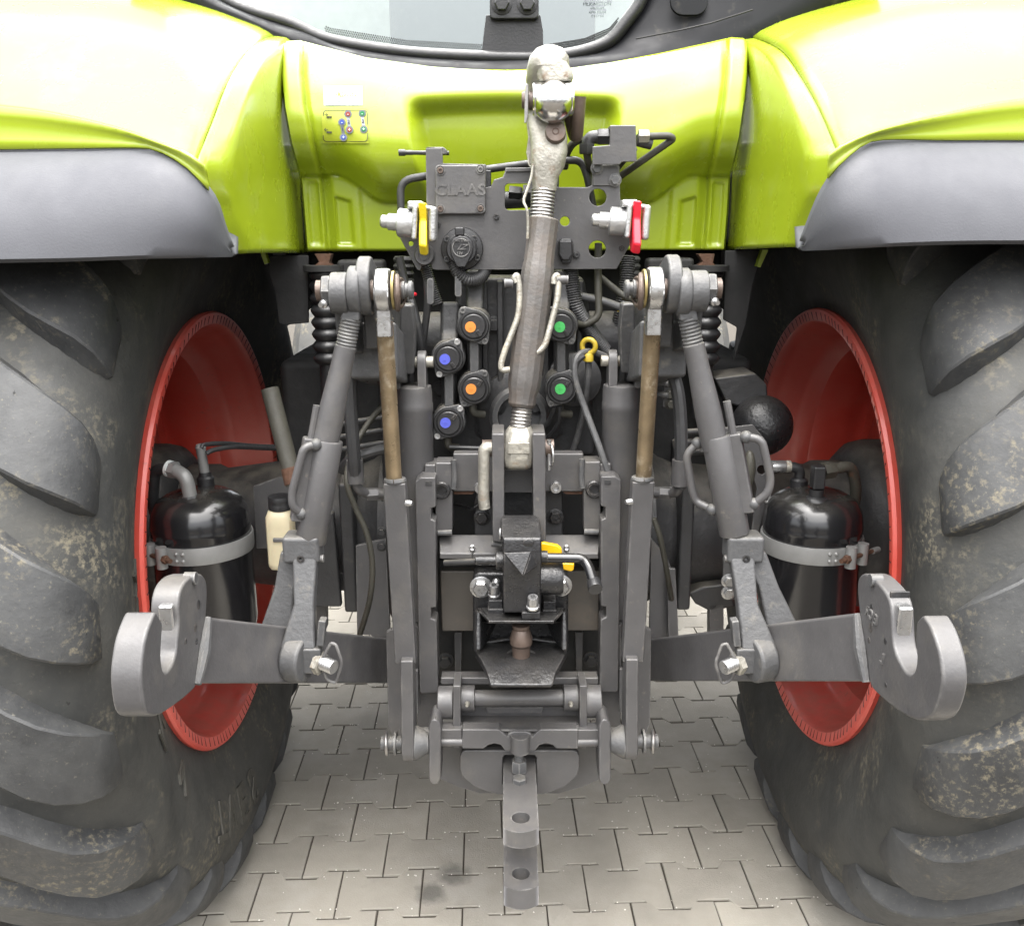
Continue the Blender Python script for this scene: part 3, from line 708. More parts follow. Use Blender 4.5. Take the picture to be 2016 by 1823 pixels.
# rear casting around the shaft
rc = slab('rear_casting', [(905, 545), (1150, 545), (1160, 600), (1165, 720), (1172, 900), (880, 900), (885, 720), (895, 600)], 1.90, .09, 'dark_cast', tractor, bev=.012)
obj('pto_ring', B().lathe([(.062, -.02), (.062, .025), (.055, .032), (.045, .032), (.043, .01), (0, .01)], P(1022, 815, 1.885), REAR, 36), 'grey_cast', rc)
obj('pto_boss', B().lathe([(.095, -.02), (.092, .012), (.080, .018)], P(1022, 815, 1.895), REAR, 36), 'dark_cast', rc)
for u, v in ((980, 800), (1054, 800)): obj('stud', B().lathe([(.017, 0), (.017, .012), (.009, .014), (.009, .02), (0, .02)], P(u, v, 1.885), REAR, 18), 'dark_cast', rc)
bolts(rc, 'bolt', [(951, 847), (1092, 847), (972, 640), (1072, 900)], 1.899, REAR, px(12, 1.9), 'dark_cast')
for u in (955, 985, 1075, 1140): obj('rib', B().box(P(u, 660, 1.893), (.012, .03, .22)), 'dark_cast', rc, .003)
obj('side_cover', B().lathe([(.055, -.02), (.055, .02), (.04, .03), (0, .03)], P(1130, 745, 1.89), REAR, 24), 'grey_cast', rc)
# rockshaft
rs = obj('rockshaft', B().cyl((-.33, 1.96, 1.33), (.33, 1.96, 1.33), .058, 28), 'dark_cast', tractor)
# mud flaps, bellows
fl1 = slab('mud_flap', [(528, 503), (607, 503), (607, 636), (560, 640), (549, 636), (541, 570), (529, 540)], 2.02, .010, 'soft_black', tractor, bev=.002)
fl2 = slab('mud_flap', [(1508, 491), (1428, 494), (1425, 630), (1452, 645), (1445, 712), (1468, 640), (1482, 560), (1494, 520)], 2.02, .010, 'soft_black', tractor, bev=.002)
for s, uu in ((-1, 638), (1, 1394)):
    a = P(uu, 528, 2.00); c = P(uu, 716, 2.00); c.x = a.x
    o = obj('bellows', B().thread(a, c, .034, .0232, .0085, 24), 'black_plastic', tractor, ang=80)
    obj('bellows_core', B().cyl(a, c+V((0, 0, -.12)), .021, 20), 'black_plastic', o)
    obj('bellows_plate', B().cyl(a+V((0, 0, .006)), a+V((0, 0, -.006)), .044, 24), 'soft_black', o)
    obj('rusty_mount', B().prism([P(uu-20, 500, 2.01), P(uu+14, 500, 2.01), P(uu+10, 518, 2.0), P(uu+22, 528, 2.0), P(uu-26, 528, 2.0), P(uu-10, 516, 2.0)], (0, .03, 0)), 'rust', o, .002)
    obj('side_carrier', B().box((s*.33, 2.02, 1.385), (.10, .05, .22)), 'soft_black', tractor, .008)
obj('bracket', B().prism([P(513, 499, 1.99), P(522, 499, 1.99), P(528, 518, 1.99), P(521, 521, 1.99)], (0, .02, 0)), 'green_paint', tractor)
obj('bracket', B().prism([P(1501, 492, 1.99), P(1513, 492, 1.99), P(1497, 527, 1.99), P(1490, 525, 1.99)], (0, .02, 0)), 'green_paint', tractor)

# ------------------------------------------------------------------ air tanks
def tank(cu, Y, vt, rad, clamp, lab):
    c = P(cu, 1100, Y); top = P(cu, vt, Y).z; c.z = top
    b = B(); H = .335
    b.lathe([(.0, .0), (rad*.35, -.002), (rad*.62, -.008), (rad*.84, -.021), (rad*.96, -.040), (rad, -.062), (rad, -.068), (rad*1.008, -.070), (rad*1.008, -.076), (rad, -.078), (rad, -H+.06), (rad*.93, -H+.02), (rad*.6, -H), (0, -H)], c, (0, 0, 1), 56)
    t = obj('air_tank', b, 'black_gloss', tractor, ang=30, label=lab)
    zb = P(cu, 1097, Y-rad).z
    obj('strap', B().lathe([(rad+.0005, -.017), (rad+.0035, -.017), (rad+.0045, -.012), (rad+.0045, .012), (rad+.0035, .017), (rad+.0005, .017)], (c.x, c.y, zb), (0, 0, 1), 56, False), 'clamp_grey', t)
    a0 = clamp
    for da in (-.17, .17):
        q = V((c.x+(rad+.012)*math.sin(a0+da), c.y-(rad+.012)*math.cos(a0+da), zb))
        obj('clamp_barrel', B().lathe([(.004, -.021), (.0105, -.021), (.0105, .021), (.004, .021)], q, (0, 0, 1), 18), 'clamp_grey', t)
    tv = V((math.cos(a0), math.sin(a0), 0)); q = V((c.x+(rad+.013)*math.sin(a0), c.y-(rad+.013)*math.cos(a0), zb))
    cb_ = B(); cb_.cyl(q-tv*.052, q+tv*.050, .0045, 12); obj('clamp_bolt', cb_, 'rust', t)
    sg = -1 if a0 > 0 else 1
    obj('clamp_nut', B().hexa(q+tv*sg*.03, tv*sg, .0085, .009), 'rust', t)
    obj('clamp_bolt_end', B().cyl(q-tv*sg*.045, q-tv*sg*.065, .006, 12), 'clamp_grey', t)
    for da, dz in ((.42, -.007), (.42, .007), (.54, -.007), (.54, .007)):
        A = a0+sg*da*1.05; obj('rivet', B().ball((c.x+(rad+.0045)*math.sin(A), c.y-(rad+.0045)*math.cos(A), zb+dz), .004, n=10, m_=6), 'clamp_grey', t)
    obj('tank_bracket', B().box((c.x, c.y+rad*.8, zb-.05), (.10, .09, .20)), 'dark_cast', t, .006)
    return t, c
TL, cl = tank(402, 1.76, 962, .096, -.62, 'left black air reservoir with grey strap')
TR, cr = tank(1594, 1.76, 962, .096, .60, 'right black air reservoir with grey strap')
# fittings on the left tank
e1 = P(375, 985, 1.72)
obj('elbow_base', B().hexa(e1+V((0, 0, -.010)), (0, 0, 1), .015, .022), 'grey_cast', TL)
obj('elbow', B().tube(fillet([e1+V((0, 0, .01)), e1+V((-.004, 0, .048)), e1+V((-.03, .012, .058))], .02), .0135, 14), 'clamp_grey', TL)
obj('elbow_nut', B().hexa(e1+V((-.026, .012, .057)), (-1, .35, .1), .017, .018), 'clamp_grey', TL)
obj('elbow_ring', B().cyl(e1+V((-.038, .016, .059)), e1+V((-.044, .018, .060)), .0165, 18), 'white_label', TL)
pipe('air_hose', [tuple(e1+V((-.042, .018, .059)))+(0,), tuple(e1+V((-.075, .03, .055)))+(0,), tuple(e1+V((-.095, .05, -.02)))+(0,), tuple(e1+V((-.095, .09, -.12)))+(0,)], .0115, 'hose_rubber', tractor, .03)
e2 = P(405, 948, 1.80)
obj('fitting', B().lathe([(.017, -.02), (.017, .008), (.013, .012), (.012, .02)], e2, (0, 0, 1), 16), 'black_plastic', TL)
obj('fitting_pipe', B().lathe([(.0095, 0), (.0095, .055), (.011, .060), (.008, .066), (0, .067)], e2+V((0, 0, .012)), (-.06, -.02, 1), 16), 'clamp_grey', TL)
hose('air_line', [(396, 883, 1.79), (402, 876, 1.80), (440, 873, 1.84), (500, 878, 1.92), (560, 880, 2.0)], .0048, 'hose_rubber', tractor)
hose('air_line', [(407, 893, 1.79), (420, 886, 1.80), (460, 880, 1.84), (510, 882, 1.92), (560, 884, 2.0)], .0048, 'hose_rubber', tractor)
# fittings on the right tank
f1 = P(1607, 978, 1.72)
obj('fitting_base', B().lathe([(.026, -.012), (.024, -.004), (.020, 0), (.014, .002), (.014, .016)], f1, (0, 0, 1), 24), 'black_plastic', TR)
obj('elbow_block', B().box(f1+V((0, 0, .040)), (.024, .026, .046)), 'black_plastic', TR, .004)
obj('elbow_nut', B().hexa(f1+V((.010, .006, .050)), (1, .25, .1), .017, .026), 'olive_steel', TR)
obj('elbow_tube', B().tube(fillet([f1+V((.034, .010, .053)), f1+V((.07, .02, .058)), f1+V((.095, .04, .0)), f1+V((.10, .08, -.09))], .035), .011, 14), 'olive_steel', TR)
f2 = P(1573, 950, 1.80)
obj('fitting_base', B().lathe([(.018, -.02), (.018, .006), (.013, .010)], f2, (0, 0, 1), 18), 'black_plastic', TR)
obj('sensor_elbow', B().tube(fillet([f2, f2+V((0, 0, .030)), f2+V((-.025, 0, .034))], .012), .0105, 14), 'black_plastic', TR)
obj('sensor_collar', B().cyl(f2+V((-.020, 0, .034)), f2+V((-.030, 0, .034)), .0125, 20), 'zinc_worn', TR)
obj('pressure_sensor', B().lathe([(.0115, 0), (.0125, .002), (.0125, .028), (.010, .030), (.010, .040), (.006, .042)], f2+V((-.030, 0, .034)), (-1, 0, 0), 22), 'zinc', TR)
# left frame plate, drain tube, oil bottle
slab('frame_plate', [(498, 958), (548, 940), (560, 938), (604, 905), (606, 930), (565, 985), (552, 990), (548, 1080), (505, 1080)], 1.88, .008, 'grey_paint', tractor)
slab('frame_post', [(545, 1010), (656, 1010), (672, 1195), (580, 1195)], 1.93, .02, 'dark_cast', tractor, bev=.004)
dt = B(); a = P(531, 765, 1.70); c = P(580, 955, 1.66); dn = (c-a).normalized()
dt.lathe([(.0125, .004), (.0165, 0), (.0165, (c-a).length), (.0, (c-a).length)], a, dn, 24, False)
dtube = obj('drain_tube', dt, 'olive_steel', tractor, label='olive steel tube with open rim and rusty foot')
obj('rusty_foot', B().lathe([(.0175, 0), (.018, .03), (.014, .034)], c-dn*.034, dn, 24), 'rust', dtube)
# right accumulator ball and hydraulic box
obj('accumulator', B().ball(P(1500, 838, 1.95), .066, (1, 1, 1), 36, 20), 'black_cast', tractor, label='black accumulator ball beside the right rim')
slab('hydraulic_cover', [(1407, 745), (1487, 735), (1510, 757), (1512, 785), (1452, 800), (1430, 792)], 1.97, .10, 'dark_cast', tractor, bev=.004)
slab('hydraulic_block', [(1380, 745), (1470, 740), (1480, 790), (1480, 860), (1390, 860)], 2.02, .10, 'soft_black', tractor, bev=.004)
ab = slab('accumulator_bracket', [(1380, 848), (1482, 836), (1510, 870), (1516, 905), (1505, 1005), (1490, 1060), (1478, 1060), (1490, 960), (1470, 905), (1380, 890)], 1.83, .006, 'grey_paint', tractor, holes=[circ(1500, 925, 9)])
slab('hanger_plate', [(1330, 560+300), (1345, 858), (1345, 925), (1335, 960), (1325, 960)], 1.80, .012, 'grey_paint', tractor)
for v in (852, 872, 892): obj('cross_tube', B().cyl(P(1330, v, 1.86), P(1440, v-6, 1.90), .007, 12), 'dark_cast', tractor)
for v in (820, 845, 870): obj('cross_tube', B().cyl(P(640, v+20, 1.92), P(765, v, 1.90), .006, 12), 'dark_cast', tractor)
slab('valve_plate', [(1307, 735), (1330, 735), (1334, 800), (1305, 802)], 1.84, .006, 'grey_paint', tractor)
for v in (752, 776, 795): obj('valve_bolt', B().bolt(P(1320, v, 1.84), REAR, .009), 'olive_steel', tractor)
for v in (750, 773): pipe('valve_pipe', [(1268, v, 1.85), (1316, v+6, 1.83)], .0065, 'grey_cast', tractor)
for s, uu in ((-1, 690), (1, 1345)): pass
pipe('hook_ring', [(1505, 965, 1.80), (1512, 958, 1.80), (1516, 965, 1.80), (1515, 985, 1.80), (1508, 990, 1.80), (1503, 978, 1.80), (1508, 964, 1.80)], .0028, 'clamp_grey', tractor, .01)
obj('weight_lobe', B().ball(P(1474, 925, 1.80), .03, (.45, .6, 1.35)), 'olive_steel', tractor)
# axle trim seen above the paving on both sides
slab('axle_foot', [(1355, 1168), (1385, 1155), (1440, 1150), (1448, 1195), (1400, 1205), (1370, 1190)], 1.98, .06, 'dark_cast', tractor, bev=.006)
slab('axle_strut', [(1397, 1190), (1425, 1190), (1425, 1260), (1397, 1260)], 1.98, .03, 'grey_paint', tractor)
slab('axle_foot', [(640, 1120), (690, 1130), (690, 1155), (665, 1168), (640, 1175)], 1.98, .05, 'dark_cast', tractor, bev=.006)
slab('axle_strut', [(622, 1180), (642, 1180), (642, 1240), (622, 1240)], 1.98, .03, 'grey_paint', tractor)
slab('stay_plate', [(1424, 1100), (1440, 1100), (1460, 1180), (1424, 1180)], 1.90, .01, 'grey_paint', tractor)
for v in (1143, 1166): obj('stay_bolt', B().bolt(P(1434, v, 1.90), REAR, .012), 'zinc', tractor)
for s_ in (0,):
    slab('inner_plate', [(700, 1075), (760, 1060), (770, 1280), (755, 1262), (735, 1258), (730, 1250), (703, 1250)], 1.86, .01, 'grey_paint', tractor)
    slab('inner_plate', [(1282, 1060), (1312, 1095), (1330, 1140), (1335, 1250), (1310, 1258), (1278, 1270)], 1.86, .01, 'grey_paint', tractor)
    slab('rail_channel', [(1313, 1120), (1330, 1120), (1336, 1252), (1316, 1254)], 1.84, .012, 'grey_paint', tractor)
bolts(tractor, 'side_bolt', [(752, 1047), (752, 1075)], 1.86, REAR, .008, 'dark_cast')
# ================================================================== three point linkage
def yz_arm(x, c, r, tail, th):              # round-ended lug standing fore-and-aft, with a tail running forward
    pts = []
    for i in range(17):
        a = R(60+i*15); pts.append(V((x, c.y+r*math.cos(a), c.z+r*math.sin(a))))
    for q in tail: pts.append(V((x, q[0], q[1])))
    return B().prism(pts, (th, 0, 0))
pin = P(700, 572, 1.50)
la = obj('lift_arm', yz_arm(P(650, 572, 1.49).x, pin+V((0, -.004, -.004)), .033, [(pin.y+.03, pin.z-.10), (1.92, 1.29), (2.0, 1.34), (1.95, 1.41)], .029), 'grey_cast', tractor, .004, 3)
xi = P(708, 560, 1.52).x
obj('inner_lug', yz_arm(xi, pin+V((0, .016, .006)), .047, [(pin.y+.05, pin.z-.10), (1.90, 1.31), (1.96, 1.38)], .022), 'grey_cast', la, .004, 3)
obj('arm_web', B().prism([(xi-.04, 1.62, 1.30), (xi-.04, 1.90, 1.24), (xi-.04, 1.92, 1.32), (xi-.04, 1.62, 1.40)], (.085, 0, 0)), 'grey_cast', la, .006, 3)
pb = B(); pb.cyl(pin+V((-.062, 0, 0)), pin+V((.075, 0, 0)), .0165, 24); obj('lift_pin', pb, 'brown_steel', la)
obj('pin_nut', B().hexa(P(650, 572, 1.49)+V((.002, 0, 0)), (-1, 0, 0), .026, .014), 'grey_cast', la)
obj('grease_nipple', B().lathe([(.007, 0), (.007, .006), (.004, .008), (.004, .014), (0, .014)], P(640, 597, 1.475), (-.4, -1, -.2), 10), 'zinc', la)
LAR = mirror_tree(la, tractor)
# pick-up rods
ec = pin+V((P(755, 572, 1.5).x-pin.x, 0, 0))
eb = B(); eb.lathe([(.014, -.0125), (.032, -.0125), (.0345, -.0095), (.0345, .0095), (.032, .0125), (.014, .0125)], ec, (1, 0, 0), 32)
rod = None
top_ = ec; a = P(757, 640, 1.515); c = P(776, 950, 1.60); e = P(806, 1470, 1.62)
rod = obj('pickup_rod', B().cyl(a+V((0, 0, .01)), c+V((0, 0, .006)), .0142, 24), 'greased_rod', tractor, label=None)
obj('rod_eye', eb, 'zinc', rod, .002)
obj('rod_end', B().loft([[ec+V((x, y, z)) for x, y in ((-.0118, -.013), (.0118, -.013), (.0118, .013), (-.0118, .013))] for z in (-.025, -.075)]+[[a+V((x, y, .004)) for x, y in ((-.0125, -.0145), (.0125, -.0145), (.0125, .0145), (-.0125, .0145))]]), 'zinc', rod, .003)
obj('eye_ball', B().ball(ec, .022, (.85, .8, .8), 24, 14), 'brown_steel', rod)
obj('eye_washer', B().lathe([(.012, 0), (.031, 0), (.031, .004), (.012, .004)], ec+V((.0150, 0, 0)), (1, 0, 0), 24), 'washer_brass', rod)
obj('lock_ring', B().torus(ec+V((.0225, -.004, -.004)), (1, .12, 0), .026, .0045), 'brown_steel', rod)
obj('lock_ring', B().torus(ec+V((.0275, -.006, -.004)), (1, -.25, 0), .022, .003), 'brown_steel', rod)
obj('pin_end', B().lathe([(.0145, 0), (.0145, .012), (.011, .013), (.011, .018), (.0145, .019), (.0145, .024), (.012, .026)], ec+V((.022, 0, 0)), (1, 0, 0), 20), 'grey_cast', rod)
bw = (.020, .016); q0, q1 = P(778, 952, 1.60), P(800, 1300, 1.62)
bars = B().loft([[p+V((x*bw[0], y*bw[1], 0)) for x, y in ((-1, -1), (1, -1), (1, 1), (-1, 1))] for p in (q0+V((0, 0, .004)), q1)])
obj('rod_tube', bars, 'grey_paint', rod, .003)
obj('weld_bead', B().torus(q0+V((0, 0, .006)), (0, .05, 1), .0155, .0055, 20, 8), 'grey_cast', rod)
lo0, lo1 = P(803, 1290, 1.61), P(806, 1462, 1.62)
lp = []
for i in range(13):
    an = R(180+15*i); lp.append(lo1+V((0, .034*math.cos(an), .034*math.sin(an))))
lp = [lo0+V((0, -.024, 0))]+lp+[lo0+V((0, .024, 0))]
obj('rod_foot', B().prism([p+V((-.012, 0, 0)) for p in lp], (.024, 0, 0)), 'grey_paint', rod, .003)
obj('foot_bush', B().lathe([(.033, 0), (.033, .004), (.020, .026), (.015, .028)], lo1+V((.012, 0, 0)), (1, 0, 0), 28), 'grey_cast', rod)
obj('foot_pin', B().lathe([(.014, -.055), (.014, -.03), (.023, -.029), (.023, -.025), (.014, -.024), (.014, .06)], lo1, (1, 0, 0), 24), 'grey_cast', rod)
obj('foot_clip', B().torus(lo1+V((-.045, -.002, 0)), (1, .1, 0), .020, .0035), 'thread_steel', rod)
obj('rod_nipple', B().lathe([(.006, 0), (.006, .006), (.004, .012)], P(800, 990, 1.575), (1, -.4, 0), 10), 'zinc', rod)
RODR = mirror_tree(rod, tractor)
rod['label'] = 'left greasy pick-up hitch rod with silver eye'; RODR['label'] = 'right greasy pick-up hitch rod with silver eye'
# lift cylinders
c0 = P(814, 758, 1.78); c1 = V((c0.x, c0.y, .78))
cy = B(); cy.lathe([(.030, .0), (.0345, -.002), (.036, -.012), (.036, -.034), (.0372, -.038), (.0372, -.050), (.036, -.054), (.036, -(c0.z-c1.z))], c0, (0, 0, 1), 36)
cyl_ = obj('lift_cylinder', cy, 'grey_paint', tractor)
for uu in (801, 824): 
    pass
for x0_, nm in ((-.040, 'clevis_ear'), (.010, 'clevis_ear')):
    cc = c0+V((x0_, 0, .045)); pts = [cc+V((0, .022*math.cos(R(t)), .022*math.sin(R(t)))) for t in range(0, 181, 20)]+[cc+V((0, -.024, -.05)), cc+V((0, .024, -.05))]
    obj(nm, B().prism(pts, (.017, 0, 0)), 'grey_paint', cyl_, .002)
obj('clevis_pin', B().cyl(c0+V((-.045, 0, .045)), c0+V((.040, 0, .045)), .011, 20), 'zinc_worn', cyl_)
lv = [P(787, 600, 1.72), P(812, 600, 1.72), P(816, 650, 1.73), P(815, 738, 1.765), P(788, 738, 1.765), P(786, 690, 1.75)]
obj('crank_lever', B().prism([V((p.x, p.y, p.z)) for p in lv], (0, .045, 0)), 'grey_cast', cyl_, .005, 3)
obj('side_port', B().hexa(P(756, 973, 1.72), (-1, 0, 0), .012, .02), 'grey_paint', cyl_)
CYR = mirror_tree(cyl_, tractor)

# lift rods
ARM = {-1: (PX(386, 1346, -.46), P(770, 1345, 1.80)), 1: (PX(1708, 1342, .487), P(1283, 1341, 1.80))}
def on_arm(s, u, v, off=0.):                        # where a sight line meets the face of the lower link bar
    a_, b_ = ARM[s]; n = V((b_.y-a_.y, a_.x-b_.x, 0)).normalized(); n = n if n.y < 0 else -n; d = ray(u, v); return CAM+d*((a_+n*off-CAM).dot(n)/d.dot(n)), n
def lift_rod(s, eye, th0, th1, tb1, sl0, sl1, fk, pinuv, leg2, hands, lab):
    Yt, Yb = 1.50, 1.475
    def Q(uv, t): return P(uv[0], uv[1], lerp(Yt, Yb, t))
    E0 = Q(eye, 0); A0 = Q(th0, .08); A1 = Q(th1, .15); T1 = Q(tb1, .35); S0 = Q(sl0, .4); S1 = Q(sl1, .75)
    d = (S1-A0).normalized()
    b = B(); L0 = (T1-A1).length
    b.lathe([(.0150, 0), (.0175, .002), (.0180, .04), (.0205, .085), (.0222, .12), (.0222, L0+.05)], A1, T1-A1, 24)
    lr = obj('lift_rod', b, 'grey_paint', tractor, label=lab)
    obj('rod_thread', B().thread(A0, A1+d*.012, .0168, .0055, .0018, 24), 'grey_cast', lr)
    obj('rod_eye', B().lathe([(.018, -.010), (.036, -.010), (.038, -.007), (.038, .007), (.036, .010), (.018, .010)], E0, (1, 0, 0), 28), 'grey_cast', lr, .002)
    nk = B(); 
    nk.loft([[E0+V((x*.0115, y*.024, -.02)) for x, y in ((-1, -1), (1, -1), (1, 1), (-1, 1))], [E0.lerp(A0, .6)+V((x*.014, y*.016, 0)) for x, y in ((-1, -1), (1, -1), (1, 1), (-1, 1))], [A0+V((x*.0155, y*.0155, -.004)) for x, y in ((-1, -1), (1, -1), (1, 1), (-1, 1))]])
    obj('rod_neck', nk, 'grey_cast', lr, .004, 3)
    L1 = (S1-S0).length
    obj('sleeve', B().lathe([(.0224, -.0005), (.0248, 0), (.0256, .002), (.0256, L1-.002), (.0248, L1), (.02, L1)], S0, S1-S0, 28), 'grey_paint', lr)
    a, bb, cc = basis(S1-S0)
    side = V((s, -.35, 0)).normalized(); side = (side-cc*side.dot(cc)).normalized()
    # guide rib on the sleeve with its tail
    rb = B(); o0 = S0+side*.027; o1 = S1+side*.027+cc*-.035; w1 = cc.cross(side).normalized()
    rb.loft([[p+side*x+w1*y for x, y in ((-.012, -.011), (.013, -.011), (.013, .011), (-.012, .011))] for p in (o0-cc*.0, o1)])
    obj('guide_rib', rb, 'grey_paint', lr, .003)
    obj('guide_pin', B().tube([o0-cc*.055+side*-.001, o0+cc*.02], .0065, 10), 'grey_paint', lr)
    for h in hands:
        obj('handle', B().tube(fillet([Q(p[:2], .5)+V((0, p[2], 0)) for p in h], .022), .0068, 12), 'grey_paint', lr)
        for p in (h[0], h[-1]): obj('handle_weld', B().ball(Q(p[:2], .5)+V((0, p[2], 0)), .0105, n=12, m_=8), 'grey_cast', lr)
    # fork
    F = Q(fk, .8); Pn, an = on_arm(s, *pinuv, .020); L2, _ = on_arm(s, *leg2, -.052)
    obj('sleeve_thread', B().thread(S1-cc*.05, F, .018, .005, .0016, 20), 'grey_cast', lr)
    def leg(p0, p1, p2, w0, w2, th, name):
        ax1 = V((1, 0, 0))
        r_ = []
        for p, w_ in ((p0, w0), (p1, w0*.80), (p2, w2)):
            r_.append([p+ax1*x*w_+V((0, y*th, 0)) for x, y in ((-1, -1), (1, -1), (1, 1), (-1, 1))])
        return obj(name, B().loft(r_), 'grey_cast', lr, .005, 3)
    obj('fork_head', B().loft([[F+V((x*.031, y*.024, zz)) for x, y in ((-1, -1), (1, -1), (1, 1), (-1, 1))] for zz in (.035, .01, -.012)]), 'grey_cast', lr, .007, 3)
    leg(F+V((s*-.006, -.008, .004)), F.lerp(Pn, .45)+V((s*-.004, -.006, 0)), Pn+V((s*.006, 0, .022)), .021, .030, .014, 'fork_leg')
    leg(F+V((s*.016, .008, .004)), F.lerp(L2, .5)+V((s*.006, .006, 0)), L2+V((0, 0, -.03)), .022, .030, .016, 'fork_leg')
    obj('fork_boss', B().lathe([(.034, -.019), (.0385, -.014), (.0385, .012), (.035, .016)], Pn+V((s*.008, 0, 0)), an, 30), 'grey_cast', lr, .002)
    obj('boss_block', B().box(Pn+an*.018+V((s*.004, 0, .002)), (.040, .020, .046)), 'grey_cast', lr, .004)
    obj('latch_tab', B().box(Pn+an*.016+V((s*-.020, 0, .052)), (.012, .020, .046), Euler((0, R(s*-8), 0))), 'grey_cast', lr, .002)
    tp = Pn+V((-s*.020, -.022, -.004))
    obj('link_pin', B().lathe([(.012, -.05), (.012, .012), (.0105, .016), (0, .016)], Pn+an*.020+V((-s*.008, 0, 0)), an, 18), 'grey_cast', lr)
    zt = B(); zt.thread(Pn+V((-s*.020, -.002, 0)), Pn+V((-s*.056, -.024, -.004)), .0125, .0045, .0015, 20); obj('stop_bolt', zt, 'zinc', lr)
    obj('stop_nut', B().hexa(Pn+V((-s*.024, -.004, -.004)), (-s, -.5, -.1), .020, .012), 'zinc_worn', lr)
    k = Pn+an*.040+V((-s*.012, 0, 0))
    obj('linch_clip', B().tube(fillet([k+V((0, 0, .034)), k+V((s*.016, -.004, .006)), k+V((s*.010, -.004, -.030)), k+V((-s*.004, 0, -.040)), k+V((-s*.018, -.002, .0)), k+V((-s*.008, 0, .032)), k+V((0, 0, .034))], .008), .0026, 8), 'grey_paint', lr)
    obj('fork_pin', B().cyl(F+V((-.034 if s > 0 else .012, -.012, -.006)), F+V((-.012 if s > 0 else .036, -.012, -.006)), .0065, 12), 'grey_paint', lr)
    obj('fork_plug', B().lathe([(.003, 0), (.006, .0), (.0065, .003), (.003, .003), (.002, .0)], F+V((-s*0, -.024, -.002)), REAR, 12), 'black_cast', lr)
    return lr
LRL = lift_rod(-1, (700, 571), (691, 627), (681, 680), (653, 812), (645, 866), (612, 1066), (598, 1088), (597, 1297), (540, 1222),
     [[(627, 870, -.02), (606, 872, -.03), (582, 962, -.03), (584, 988, -.03), (599, 1004, -.02)]], 'left adjustable grey lift rod')
LRR = lift_rod(1, (1344, 575), (1354, 627), (1365, 676), (1397, 826), (1411, 858), (1446, 1050), (1462, 1088), (1484, 1297), (1546, 1216),
     [[(1463, 855, -.02), (1490, 857, -.03), (1508, 935, -.03), (1502, 962, -.03), (1478, 985, -.02)], [(1378, 878, .02), (1355, 900, .02), (1368, 975, .02), (1376, 995, .02), (1402, 1003, .0)]], 'right adjustable grey lift rod')

# lower links with hooks
def lower_link(s, X, face, inner, outer, lab, latch):
    top_h, bot_h = outer; top_i, bot_i = inner
    h0, h1 = PX(*top_h, X), PX(*bot_h, X); i0, i1 = P(*top_i, 1.80), P(*bot_i, 1.80)
    ext = 1.28
    j0, j1 = h0.lerp(i0, ext), h1.lerp(i1, ext)
    dirv = (i0-h0); nrm = V((dirv.y, -dirv.x, 0)).normalized()*(-s if False else 1)
    if nrm.y < 0: nrm = -nrm
    th = .032
    b = B(); b.loft([[a_, b_, b_+nrm*th, a_+nrm*th] for a_, b_ in ((h0, h1), (h0.lerp(i0, .5), h1.lerp(i1, .5)), (j0, j1))])
    ll = obj('lower_link', b, 'grey_paint', tractor, .004, 3, label=lab)
    pts = [PX(u, v, X) for u, v in face]
    pts = curve(pts+[pts[0]], 110)[:-1]
    hk = obj('hook', B().prism(pts, (s*(.038 if s < 0 else .031), 0, 0)), 'grey_paint', ll, .004, 3, 40)
    # weld bead between bar and hook
    obj('weld', B().tube([h0+V((-s*.002, -.001, .0)), h0.lerp(h1, .5)+V((-s*.004, -.003, 0)), h1+V((-s*.002, -.001, 0))], [.006, .010, .006], 10), 'grey_cast', ll)
    lt = PX(*latch[0], X)
    Mx = Euler((R(-12), 0, 0))
    obj('latch', B().loft([[lt+V((s*x, y, z)) for x, y in ((.006, -.004), (.026, -.004), (.026, .026), (.006, .026))] for z in (-.028, .0, .020)]), 'zinc', ll, .004, 3)
    obj('latch_window', B().box(lt+V((s*.016, .022, -.005)), (.026, .004, .075)), 'black_cast', ll, .001)
    g = PX(*latch[1], X)
    obj('release_pin', B().cyl(g+V((s*-.004, .03, -.006)), g+V((s*.012, .03, -.006)), .009, 14), 'grey_cast', ll)
    for u, v, r in latch[2]:
        obj('hook_hole', B().lathe([(0, .0006), (r, .0006), (r*1.15, .0)], PX(u, v, X), (-s, 0, 0), 14), 'black_cast', ll)
    return ll
LLL = lower_link(-1, -.46, [(306, 1204), (308, 1203.5), (309, 1205), (320, 1224), (321, 1227), (319, 1262), (318, 1297), (324, 1323), (336, 1314), (347, 1288), (350, 1262), (353, 1225), (352, 1195), (355, 1168), (364, 1146), (380, 1132), (399, 1131), (408, 1155), (406, 1217), (404, 1262), (398, 1300), (388, 1345), (379, 1360), (352, 1383), (319, 1405), (300, 1409), (287, 1398), (280, 1355), (279, 1320), (283, 1280), (288, 1254), (296, 1228), (305, 1206)],
     ((770, 1258), (770, 1345)), ((407, 1216), (386, 1346)), 'left lower link arm ending in an open hook', ((352, 1218), (366, 1146), [(391, 1190, .006), (385, 1235, .006), (366, 1262, .004), (387, 1263, .004)]))
